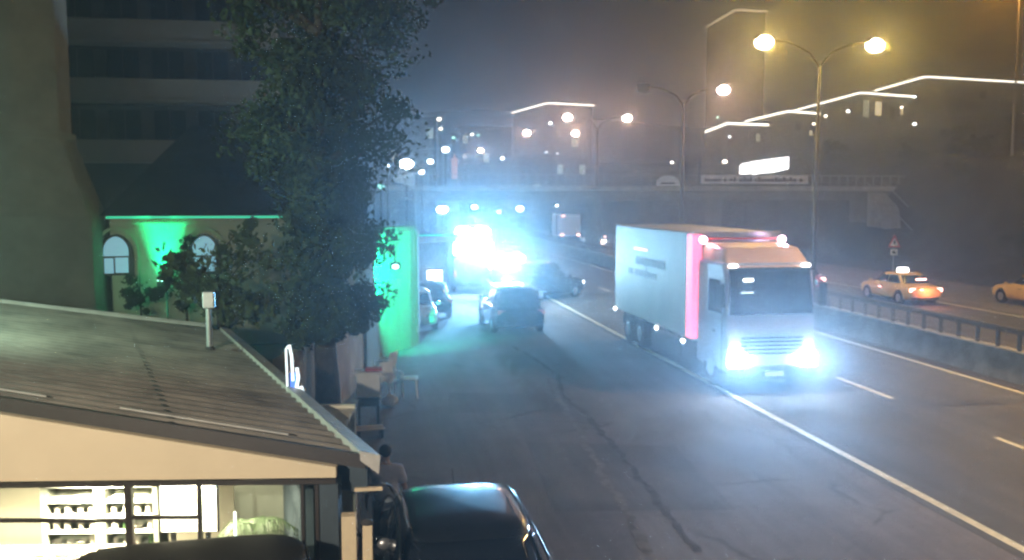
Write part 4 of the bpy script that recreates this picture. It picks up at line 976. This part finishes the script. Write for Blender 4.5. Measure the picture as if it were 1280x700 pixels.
MB().box((0, -2.14, .62), (.7, .06, .2)).build('plate_light', M['cyan'], c3); lamp('POINT', c3, (0, -2.7, .8), 40, (1, .3, .3), .08)
c4 = make_car('passing_car', 'distant car with glaring lamps beyond the median under the footbridge', 'car', (22.6, 88, 0), 0, 4.3, 1.76, 1.45, .93, 'paint_white', 'traffic on the far carriageway', tail='marker'); lamp('POINT', c4, (0, -2.7, .9), 120, (1, .8, .7), .08)
c5 = make_car('passing_car', 'distant car ahead of the box van with one warm lamp group', 'car', (25.0, 97, 0), 0, 4.3, 1.76, 1.45, .93, 'paint_grey', 'traffic on the far carriageway', tail='tail')
# distant box van
t = thing('box_van', 'distant white box van on the far carriageway under the footbridge', 'van', (22.4, 99, 0), 0, 'traffic on the far carriageway')
MB().box((0, 0, 1.95), (2.3, 4.2, 2.3)).build('cargo_box', M['paint_white'], t, bevel=.04); MB().extrude_x([(2.15, .45), (3.9, .45), (3.9, 1.2), (3.2, 2.2), (2.15, 2.3)], -1, 1).build('cab', M['paint_white'], t, bevel=.05)
MB().box((0, 0, .62), (1.0, 5.6, .3)).build('chassis', M['black'], t)
for sx in (-1, 1):
    for y in (-1.2, 2.9): MB().lathe([(.2, -.12), (.4, -.1), (.4, .1), (.2, .12)], (sx * .95, y, .4), 'X', 18).build('wheel', M['rubber'], t, True)
    MB().box((sx * .9, -2.13, .9), (.3, .06, .18)).build('tail_light', M['tail'], t)
MB().box((-.8, -2.13, 2.95), (.3, .06, .12)).build('marker_light', M['tail'], t)

# police vehicles
POL = (.1, .5, 1.0)
pv_ = make_car('police_car', 'police patrol wagon under the lower blue white glare', 'police car', (6.75, 42.6, 0), math.pi, 4.5, 1.85, 1.85, 1.08, 'paint_police', 'police vehicles', (.1, -.4, .26, -.48))
lb = MB().box((0, .3, 1.95), (1.4, .3, .12)).build('light_bar', M['black'], pv_, bevel=.03)
for sx in (-1, 1):
    MB().ball((sx * .42, .31, 2.12), (.44, .26, .24)).build('beacon', M['police'], lb, True)
    MB().box((sx * .3, 2.2, .72), (.3, .08, .14)).build('added_strobe', M['police'], pv_, bevel=.02)  # added to swell the white core of the police glare
lamp('SPOT', pv_, (0, .9, 2.15), 5900, POL, .25, 110, 1, (.62, 1, .08))
lamp('POINT', pv_, (0, 1.25, 2.0), 1600, (.62, .9, 1), .3)
t = thing('police_van', 'tall police van under the upper blue white glare', 'police van', (5.75, 49.5, 0), math.pi, 'police vehicles')
MB().extrude_x([(-2.9, .42), (2.6, .42), (2.62, 1.2), (2.55, 2.98), (-1.4, 3.0), (-2.1, 2.1), (-2.9, 1.3)], -1.04, 1.04).build('body', M['paint_police'], t, bevel=.08)
for sx in (-1, 1):
    d_ = MB().box((sx * .49, 2.63, 1.75), (.94, .03, 2.2)).build('rear_door', M['paint_police'], t, bevel=.01)
    MB().box((sx * .08, 2.66, 1.5), (.05, .04, .3)).build('handle', M['black'], d_)
    MB().box((sx * .95, 2.62, 2.35), (.12, .06, .6)).build('added_strobe', M['police'], t, bevel=.02)  # glowing panels added to widen the upper glare
    MB().box((sx * .95, 2.63, 1.05), (.12, .06, .34)).build('tail_light', M['sign_red'], t, bevel=.02)
    MB().ball((sx * 1.2, -2.0, 1.7), (.09, .07, .18)).build('mirror', M['black'], t, True)
    for y in (-1.8, 1.65): MB().lathe([(.2, -.12), (.36, -.1), (.36, .1), (.2, .12)], (sx * .95, y, .36), 'X', 20).build('wheel', M['rubber'], t, True)
MB().box((0, 2.66, .5), (1.9, .12, .22)).build('bumper', M['black'], t, bevel=.03)
lb = MB().box((0, 2.3, 3.04), (1.8, .36, .12)).build('light_bar', M['black'], t, bevel=.03)
for sx in (-1, 1): MB().ball((sx * .46, 2.32, 3.22), (.46, .24, .26)).build('beacon', M['police'], lb, True)
lamp('SPOT', t, (0, 2.95, 3.05), 7400, POL, .3, 112, 1, (.62, 1, .06))
lamp('POINT', t, (0, 3.35, 2.6), 1900, (.62, .9, 1), .35)

# the truck
t = thing('truck', 'big white box truck with glaring headlights driving towards the camera', 'truck', (10.4, 22.0, 0), .012)
box_ = MB().box((0, 6.05, 2.52), (2.56, 7.5, 3.0)).build('cargo_box', M['box_white'], t, bevel=.04)
MB().box((0, 2.285, 2.52), (2.6, .06, 3.04)).build('front_frame', M['rim'], box_, bevel=.01)
MB().hexa([(-1.33, 2.2, 1.08), (-1.06, 2.2, 1.08), (-1.06, 2.25, 1.08), (-1.33, 2.6, 1.08)], [(-1.33, 2.2, 3.96), (-1.06, 2.2, 3.96), (-1.06, 2.25, 3.96), (-1.33, 2.6, 3.96)]).build('edge_strip', M['redstrip'], box_)
MB().box((-1.29, 6.9, 3.3), (.02, 1.3, .06)).build('side_marker', M['redmark'], box_)
b = MB(); rd = random.Random(2)
for (z, h_, y0, y1) in ((2.92, .26, 4.6, 7.4), (2.52, .2, 5.4, 8.0)):
    y = y0
    while y < y1:
        w = rd.uniform(.16, .34); b.box((-1.286, y + w / 2, z), (.012, w, h_ * rd.uniform(.8, 1.1))); y += w + (.07 if rd.random() < .8 else .3)
b.box((-1.2835, 6.0, 2.86), (.005, 2.8, .04)); b.box((-1.2835, 6.7, 2.48), (.005, 2.6, .04)); b.box((-1.2835, 6.3, 2.67), (.005, .05, .42)); b.build('lettering', M['faded'], box_)
MB().box((0, 4.8, .82), (1.1, 9.6, .34)).build('chassis', M['black'], t)
MB().box((-1.2, 4.6, .62), (.05, 2.6, .5)).build('side_guard', M['steel_dark'], t)
MB().box((1.2, 4.6, .62), (.05, 2.6, .5)).build('side_guard', M['steel_dark'], t)
for y in (1.05, 7.1, 8.35):
    for sx in (-1, 1):
        wh = MB().lathe([(.28, -.16), (.47, -.16), (.5, -.11), (.5, .11), (.47, .16), (.28, .16)], (sx * 1.06, y, .5), 'X', 24).build('wheel', M['rubber'], t, True)
        MB().lathe([(.05, .18 * sx), (.12, .2 * sx), (.27, .15 * sx), (.29, .1 * sx)], (sx * 1.06, y, .5), 'X', 20).build('rim', M['rim'], wh, True)
for y in (7.1, 8.35):
    for sx in (-1, 1): MB().extrude_x([(y - .6, .62), (y - .45, 1.0), (y + .45, 1.0), (y + .6, .62), (y + .55, .62), (y + .42, .94), (y - .42, .94), (y - .55, .62)], sx * 1.06 - .2, sx * 1.06 + .2).build('mudguard', M['black'], t)
cabp = [(.0, .5), (-.02, .95), (.03, 1.75), (.16, 2.9), (.3, 3.32), (2.1, 3.32), (2.1, .5)]
cab = MB().extrude_x(cabp, -1.22, 1.22).build('cab', M['cab'], t, bevel=.09)
MB().hexa([(-1.14, .01, 2.0), (1.14, .01, 2.0), (1.14, .1, 2.0), (-1.14, .1, 2.0)], [(-1.1, .165, 3.13), (1.1, .165, 3.13), (1.1, .28, 3.13), (-1.1, .28, 3.13)]).build('windscreen', M['carglass'], cab, bevel=.01)
for sx in (-1, 1):
    MB().tube([(sx * .1, -.005, 2.03), (sx * .9, .035, 2.3)], .014, 6).build('wiper', M['black'], cab)
    MB().hexa([(sx * 1.226, .35, 2.0), (sx * 1.226, 1.25, 2.0), (sx * 1.234, 1.25, 2.0), (sx * 1.234, .35, 2.0)], [(sx * 1.226, .5, 2.85), (sx * 1.226, 1.2, 2.85), (sx * 1.234, 1.2, 2.85), (sx * 1.234, .5, 2.85)]).build('side_window', M['carglass'], cab)
    MB().box((sx * 1.235, .85, 1.5), (.02, .16, .04)).build('handle', M['black'], cab)
    MB().box((sx * 1.233, .3, 1.5), (.012, .014, 1.9)).build('door_seam', M['black'], cab)
    m_ = MB().box((sx * 1.4, .02, 2.5), (.2, .1, .62)).build('mirror', M['black'], cab, bevel=.04)
    MB().tube([(sx * 1.2, .2, 2.8), (sx * 1.4, .04, 2.75)], .02, 6).build('bracket', M['black'], m_)
MB().hexa([(-1.2, .2, 3.16), (1.2, .2, 3.16), (1.2, 1.9, 3.325), (-1.2, 1.9, 3.325)], [(-1.04, .72, 3.68), (1.04, .72, 3.68), (1.1, 1.9, 3.78), (-1.1, 1.9, 3.78)]).build('roof_deflector', M['visor'], cab, bevel=.07)
MB().box((0, .12, 3.16), (2.25, .16, .07)).build('sun_visor', M['black'], cab, bevel=.02)
MB().box((0, -.02, 1.62), (2.1, .05, .16)).build('front_panel', M['cab'], cab, bevel=.015)
b = MB()
for k in range(5): b.box((0, -.035, 1.0 + .1 * k), (1.7, .03, .05))
b.build('grille', M['black'], cab)
MB().box((0, -.06, .5), (2.44, .26, .36)).build('bumper', M['black'], cab, bevel=.05)
MB().box((0, -.2, .5), (.5, .012, .12)).build('number_plate', M['sign_white'], cab)
lr = MB().box((0, 1.9, 3.86), (2.3, .08, .05)).build('light_rail', M['sign_red'], cab)
for sx in (-1, 1):
    MB().ball((sx * 1.14 - .06, 1.75, 3.84), (.12, .1, .11)).build('beacon', M['beacon_pink'], lr, True)
    lamp('POINT', t, (sx * 1.14 - .06, 1.5, 3.84), 14, (1, .5, .85) if sx < 0 else (.8, .55, 1), .06)
    MB().ball((sx * 1.0, .2, 3.24), (.13, .07, .06)).build('marker_light', M['marker'], cab, True)
    hl = MB().box((sx * .96, -.1, .78), (.46, .1, .5)).build('headlight', M['head'], cab, bevel=.05)
    lamp('SPOT', t, (sx * .96, -.34, .82), 2600, (.3, .6, 1), .1, 66, .8, (-.36, -.93, .27))
for (x, y, z) in ((-1.3, 9.7, 1.02), (-1.3, 5.2, .95), (-1.3, 2.9, .9)): MB().ball((x, y, z), (.05, .12, .06)).build('side_marker', M['marker'], t, True)
MB().box((-.62, .115, 2.88), (.26, .02, .07)).build('interior_light', M['marker'], cab); MB().box((-.66, .075, 2.56), (.34, .02, .03)).build('interior_light', M['whiteglow'], cab)

# ------------------------------------------------------------------ kiosk behind the curved wall
p0, p1 = at(512, 340, 41), at(560, 340, 41)
t = thing('kiosk', 'dim kiosk with a glowing white window beside the green wall', 'kiosk', (p0.x, 41, 0)); w = p1.x - p0.x
MB().box((w / 2, 1.6, 1.5), (w, 3, 3.0)).build('wall', M['bluewall'], t); MB().box((w / 2, 1.2, 3.1), (w + .5, 4.2, .16)).build('roof', M['concrete'], t, bevel=.03)
MB().box((w / 2, -.62, 3.32), (w + .9, .06, .06)).build('led_strip', M['greenled'], t)
z0, z1 = at(540, 384, 41).z, at(540, 338, 41).z
x0, x1 = at(534, 360, 41).x - p0.x, at(553, 360, 41).x - p0.x
wd = MB().box(((x0 + x1) / 2, .07, (z0 + z1) / 2), (x1 - x0 + .16, .1, z1 - z0 + .16)).build('window', M['dkframe'], t); MB().box(((x0 + x1) / 2, .01, (z0 + z1) / 2), (x1 - x0, .05, z1 - z0)).build('pane', M['panel'], wd)
wd = MB().box((x0 - .55, .07, (z0 + z1) / 2), (.7, .1, z1 - z0)).build('window', M['dkframe'], t); MB().box((x0 - .55, .01, (z0 + z1) / 2), (.56, .05, z1 - z0 - .14)).build('pane', M['winglass'], wd)
lamp('POINT', t, ((x0 + x1) / 2, -.7, 1.6), 60, (.9, .97, 1), .1)
q0, q1 = at(517, 401, 38.5), at(552, 380, 40.7)
t = thing('lit_handrail', 'slanting white lit handrail below the glowing kiosk window', 'handrail', (q0.x, 38.5, 0)); d = q1 - q0
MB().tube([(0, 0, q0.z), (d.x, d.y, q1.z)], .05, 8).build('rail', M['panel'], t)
for u in (0.02, .5, .98): MB().tube([(d.x * u, d.y * u, 0), (d.x * u, d.y * u, q0.z + (q1.z - q0.z) * u)], .03, 6).build('post', M['steel'], t)

# ------------------------------------------------------------------ street things by the wall
def white_chair(label, loc, rz):
    t = thing('plastic_chair', label, 'chair', loc, rz, 'white plastic chairs by the wall')
    MB().box((0, 0, .43), (.42, .42, .03)).build('seat', M['white'], t, bevel=.01)
    MB().hexa([(-.2, .19, .45), (.2, .19, .45), (.2, .22, .45), (-.2, .22, .45)], [(-.19, .27, .86), (.19, .27, .86), (.19, .3, .86), (-.19, .3, .86)]).build('backrest', M['white'], t, bevel=.01)
    for sx in (-1, 1):
        for sy in (-1, 1): MB().tube([(sx * .18, sy * .18, .42), (sx * .21, sy * .21, 0)], [.022, .016], 6).build('leg', M['white'], t)
        MB().tube([(sx * .21, .24, .66), (sx * .23, -.05, .65), (sx * .21, -.19, .63), (sx * .19, -.19, .44)], .016, 6).build('arm', M['white'], t)
p = gz(490, 497); white_chair('white plastic chair nearest the white serving cabinet', (p.x, p.y, 0), .5)
p = gz(482, 478); white_chair('white plastic chair tucked beside the beige wall end', (p.x, p.y, 0), -2.2)
p = gz(507, 497)
t = thing('side_table', 'small white side table right of the plastic chairs', 'table', (p.x + .1, p.y, 0)); MB().box((0, 0, .5), (.45, .45, .03)).build('tabletop', M['white'], t, bevel=.01)
for sx in (-1, 1):
    for sy in (-1, 1): MB().tube([(sx * .16, sy * .16, .49), (sx * .19, sy * .19, 0)], .018, 6).build('leg', M['white'], t)
p = gz(461, 534)
t = thing('serving_cabinet', 'white serving cabinet with a red edged tray on dark legs', 'cabinet', (p.x, p.y, 0))
MB().box((0, 0, .95), (.5, .42, .5)).build('cabinet', M['white'], t, bevel=.015); MB().box((0, 0, 1.225), (.6, .5, .04)).build('top', M['white'], t, bevel=.01)
MB().box((.12, .05, 1.275), (.36, .3, .05)).build('tray', M['sign_red'], t, bevel=.01); MB().box((0, 0, .6), (.44, .36, .2)).build('drawer', M['bluewall'], t)
for sx in (-1, 1):
    for sy in (-1, 1): MB().box((sx * .2, sy * .16, .25), (.05, .05, .5)).build('leg', M['black'], t)
p = gz(462, 545)
t = thing('low_bench', 'low bench of two pale slats in front of the serving cabinet', 'bench', (p.x, p.y - .1, 0), .15)
for y in (-.12, .12): MB().box((0, y, .2), (.62, .12, .03)).build('slat', M['creampost'], t, bevel=.006)
for s in (-1, 1): MB().box((s * .24, 0, .09), (.05, .3, .18)).build('leg', M['black'], t)
p = gz(488, 508)
t = thing('plastic_bag', 'crumpled pale bag lying on the ground beside the white chairs', 'bag', (p.x, p.y, 0))
b = MB(); b.ball((0, 0, .14), (.2, .15, .15), 12, 8); rd = random.Random(3)
b.v = [(x + rd.uniform(-.03, .03), y + rd.uniform(-.03, .03), max(0.0, z + rd.uniform(-.03, .03))) for x, y, z in b.v]; b.build('sack', M['white'], t, True)

# warning sign on the right shoulder
p = at(1118, 303, 50)
t = thing('warning_sign', 'triangular warning sign with a small plate on the right shoulder', 'road sign', (p.x, 50, 0), .0)
MB().tube([(0, .05, -.1), (0, .05, p.z + .45)], .035, 8).build('post', M['steel'], t)
s = .42; z = p.z
MB().extrude_y([(-s, z - .3), (s, z - .3), (0, z + .46)], -.01, .01).build('sign_face', M['sign_red'], t)
MB().extrude_y([(-s * .66, z - .19), (s * .66, z - .19), (0, z + .27)], -.018, -.012).build('inner_face', M['sign_white'], t)
MB().extrude_y([(-.05, z - .1), (.05, z - .1), (.07, z + .06), (0, z + .16), (-.07, z + .06)], -.026, -.02).build('symbol', M['black'], t)
MB().box((0, 0, z - .58), (.46, .02, .34)).build('plate', M['sign_white'], t); MB().box((0, -.014, z - .58), (.24, .006, .16)).build('plate_mark', M['black'], t)
p = at(1258, 308, 50); zz = hill_z(p.x, 50)
t = thing('slope_board', 'dim triangular board standing on the slope at the right edge', 'board', (p.x, 50, min(zz, p.z) - .1)); hh = p.z - t.location.z
MB().extrude_y([(-.55, hh - .4), (.55, hh - .55), (.55, hh + .6), (.2, hh + .1)], -.02, .02).build('panel', M['block'], t); MB().tube([(.2, .05, 0), (.2, .05, hh)], .03, 6).build('post', M['steel_dark'], t)

# ------------------------------------------------------------------ scooter
t = thing('scooter', 'dark motor scooter with a large round clear windscreen beside the pillar', 'scooter', (0.17, 11.0, 0), math.pi + .12)
for y, nm in ((.62, 0), (-.62, 1)):
    wh = MB().lathe([(.13, -.05), (.2, -.06), (.24, -.03), (.24, .03), (.2, .06), (.13, .05)], (0, y, .24), 'X', 22).build('wheel', M['rubber'], t, True); MB().lathe([(.03, -.05), (.14, -.03), (.14, .03), (.03, .05)], (0, y, .24), 'X', 18).build('rim', M['rim'], wh, True)
MB().hexa([(-.17, -.75, .42), (.17, -.75, .42), (.2, -.05, .3), (-.2, -.05, .3)], [(-.13, -.85, .68), (.13, -.85, .68), (.15, -.02, .72), (-.15, -.02, .72)]).build('body', M['paint_black'], t, bevel=.05)
MB().box((0, .14, .28), (.34, .46, .08)).build('footboard', M['black'], t, bevel=.02)
MB().hexa([(-.2, .3, .26), (.2, .3, .26), (.16, .44, .3), (-.16, .44, .3)], [(-.17, .38, .95), (.17, .38, .95), (.1, .52, .92), (-.1, .52, .92)]).build('front_shield', M['paint_black'], t, bevel=.04)
MB().box((0, -.38, .76), (.28, .72, .09)).build('seat', M['black'], t, bevel=.04)
MB().tube([(0, .6, .26), (0, .46, .8), (0, .42, 1.02)], .028, 8).build('fork', M['steel_dark'], t)
hb = MB().tube([(-.34, .3, 1.06), (-.2, .4, 1.04), (0, .42, 1.02), (.2, .4, 1.04), (.34, .3, 1.06)], .018, 8).build('handlebar', M['black'], t, True)
for s in (-1, 1):
    m_ = MB().ball((s * .36, .4, 1.3), (.07, .02, .05)).build('mirror', M['rim'], t, True); MB().tube([(s * .26, .37, 1.05), (s * .36, .4, 1.28)], .008, 6).build('stalk', M['black'], m_)
MB().ball((0, .52, .98), (.09, .05, .07)).build('headlight', M['rim'], t, True)
vs, fs = [], []
for i in range(11):
    for j in range(9):
        u = -1 + 2 * i / 10; v = j / 8; wv = .27 * math.sin(math.pi * (.22 + .66 * v) ) ** .8
        vs.append((u * wv, .5 - .1 * u * u - .14 * v, .98 + .66 * v - .05 * u * u * v))
for i in range(10):
    for j in range(8): fs.append((i * 9 + j, i * 9 + j + 1, i * 9 + j + 10, i * 9 + j + 9))
ws = MB().add(vs, fs).build('windscreen', M['shieldglass'], t, True); q = ws.modifiers.new('thickness', 'SOLIDIFY'); q.thickness = .005
rim_ = [vs[i * 9 + 8] for i in range(11)]; edge = [vs[j] for j in range(9)] + rim_[1:] + [vs[10 * 9 + j] for j in range(7, -1, -1)]
MB().tube(edge, .008, 6).build('trim', M['rim'], ws, True)
MB().box((0, -.86, .6), (.2, .05, .08)).build('tail_light', M['sign_red'], t, bevel=.01)

# ------------------------------------------------------------------ person
def skin_mesh(name, verts, edges, rad, m, parent, root=0, sub=2):
    me = bpy.data.meshes.new(name); me.from_pydata(verts, edges, []); o = bpy.data.objects.new(name, me); COL.objects.link(o)
    o.modifiers.new('skin', 'SKIN')
    for i, r in enumerate(rad):
        v = me.skin_vertices[0].data[i]; v.radius = r if isinstance(r, tuple) else (r, r); v.use_root = (i == root)
    s = o.modifiers.new('sub', 'SUBSURF'); s.levels = s.render_levels = sub
    dg = bpy.context.evaluated_depsgraph_get(); nm = bpy.data.meshes.new_from_object(o.evaluated_get(dg))
    o.modifiers.clear(); o.data = nm; nm.name = name; bpy.data.meshes.remove(me)
    nm.materials.clear(); nm.materials.append(m)
    for p in nm.polygons: p.use_smooth = True
    o.parent = parent
    return o
HP = 1.64
t = thing('person', 'person in a pale grey shirt walking away behind the scooter', 'person', (0.3, 12.25, 0), .08)
V = [(0, 0, .92), (0, .0, 1.08), (0, .01, 1.24), (0, .0, 1.36), (0, .02, 1.43), (0, .03, 1.5), (0, .05, 1.57),              # 0 pelvis .. 6 head
     (.1, 0, .86), (.11, .12, .47), (.1, .02, .09), (.11, .16, .035),                                                      # right leg 7-10
     (-.1, 0, .86), (-.11, -.02, .48), (-.1, -.2, .1), (-.1, -.1, .03),                                                    # left leg 11-14
     (.17, 0, 1.33), (.25, -.05, 1.08), (.26, .05, .85), (-.17, 0, 1.33), (-.25, .05, 1.08), (-.25, .17, .87)]             # arms 15-20
Ed = [(0, 1), (1, 2), (2, 3), (3, 4), (4, 5), (5, 6), (0, 7), (7, 8), (8, 9), (9, 10), (0, 11), (11, 12), (12, 13), (13, 14), (3, 15), (15, 16), (16, 17), (3, 18), (18, 19), (19, 20)]
Rd = [(.14, .1), (.125, .09), (.14, .1), (.12, .085), .05, .07, .075, .085, .055, .035, .03, .085, .055, .035, .03, .05, .04, .028, .05, .04, .028]
body = skin_mesh('body', V, Ed, Rd, M['skin'], t)
bm = bmesh.new(); bm.from_mesh(body.data)
hb_ = MB()
for (wx, wy, wz, sx) in ((.26, .05, .85, 1), (-.25, .17, .87, -1)):
    hb_.hexa([(wx - .014, wy - .035, wz - .1), (wx + .014, wy - .035, wz - .1), (wx + .014, wy + .045, wz - .1), (wx - .014, wy + .045, wz - .1)], [(wx - .018, wy - .025, wz + .01), (wx + .018, wy - .025, wz + .01), (wx + .018, wy + .03, wz + .01), (wx - .018, wy + .03, wz + .01)])
    for k, (dy, ln) in enumerate(((-.028, .06), (-.008, .075), (.012, .08), (.033, .07))):
        hb_.tube([(wx, wy + dy, wz - .095), (wx - .006 * sx, wy + dy, wz - .1 - ln * .5), (wx - .02 * sx, wy + dy, wz - .1 - ln)], [.009, .0085, .006], 6)
    hb_.tube([(wx - .01 * sx, wy + .04, wz - .04), (wx - .02 * sx, wy + .065, wz - .075), (wx - .025 * sx, wy + .07, wz - .105)], [.011, .01, .007], 6)
# face: nose, ears, eyes, mouth on the front (+y) of the head
hb_.ball((0, .128, 1.545), (.014, .02, .022), 8, 6)
for s in (-1, 1): hb_.ball((s * .078, .045, 1.55), (.012, .022, .034), 8, 6); hb_.ball((s * .03, .112, 1.565), (.013, .012, .008), 8, 6)
hb_.ball((0, .115, 1.505), (.026, .01, .007), 8, 6)
base = [bm.verts.new(v) for v in hb_.v]
for f in hb_.f:
    try: bm.faces.new([base[i] for i in f])
    except ValueError: pass
bm.to_mesh(body.data); bm.free()
for p in body.data.polygons: p.use_smooth = True
skin_mesh('shirt', [(0, 0, .86), (0, .0, 1.08), (0, .01, 1.24), (0, .0, 1.355), (0, .015, 1.4), (.175, 0, 1.33), (.235, -.035, 1.13), (-.175, 0, 1.33), (-.235, .035, 1.13)], [(0, 1), (1, 2), (2, 3), (3, 4), (3, 5), (5, 6), (3, 7), (7, 8)], [(.2, .15), (.185, .14), (.2, .15), (.17, .125), .075, .088, .075, .088, .075], M['shirt'], t)
skin_mesh('trousers', [(0, 0, .93), (.1, 0, .84), (.11, .12, .47), (.1, .02, .1), (-.1, 0, .84), (-.11, -.02, .48), (-.1, -.19, .12)], [(0, 1), (1, 2), (2, 3), (0, 4), (4, 5), (5, 6)], [(.155, .115), .1, .072, .055, .1, .072, .055], M['trousers'], t)
MB().ball((0, .025, 1.585), (.088, .095, .092), 16, 10).build('hair', M['hair'], t, True)
for s, y in ((1, .1), (-1, -.14)): MB().ball((s * .105, y, .04), (.045, .125, .042), 12, 8).build('shoe', M['shoe'], t, True)
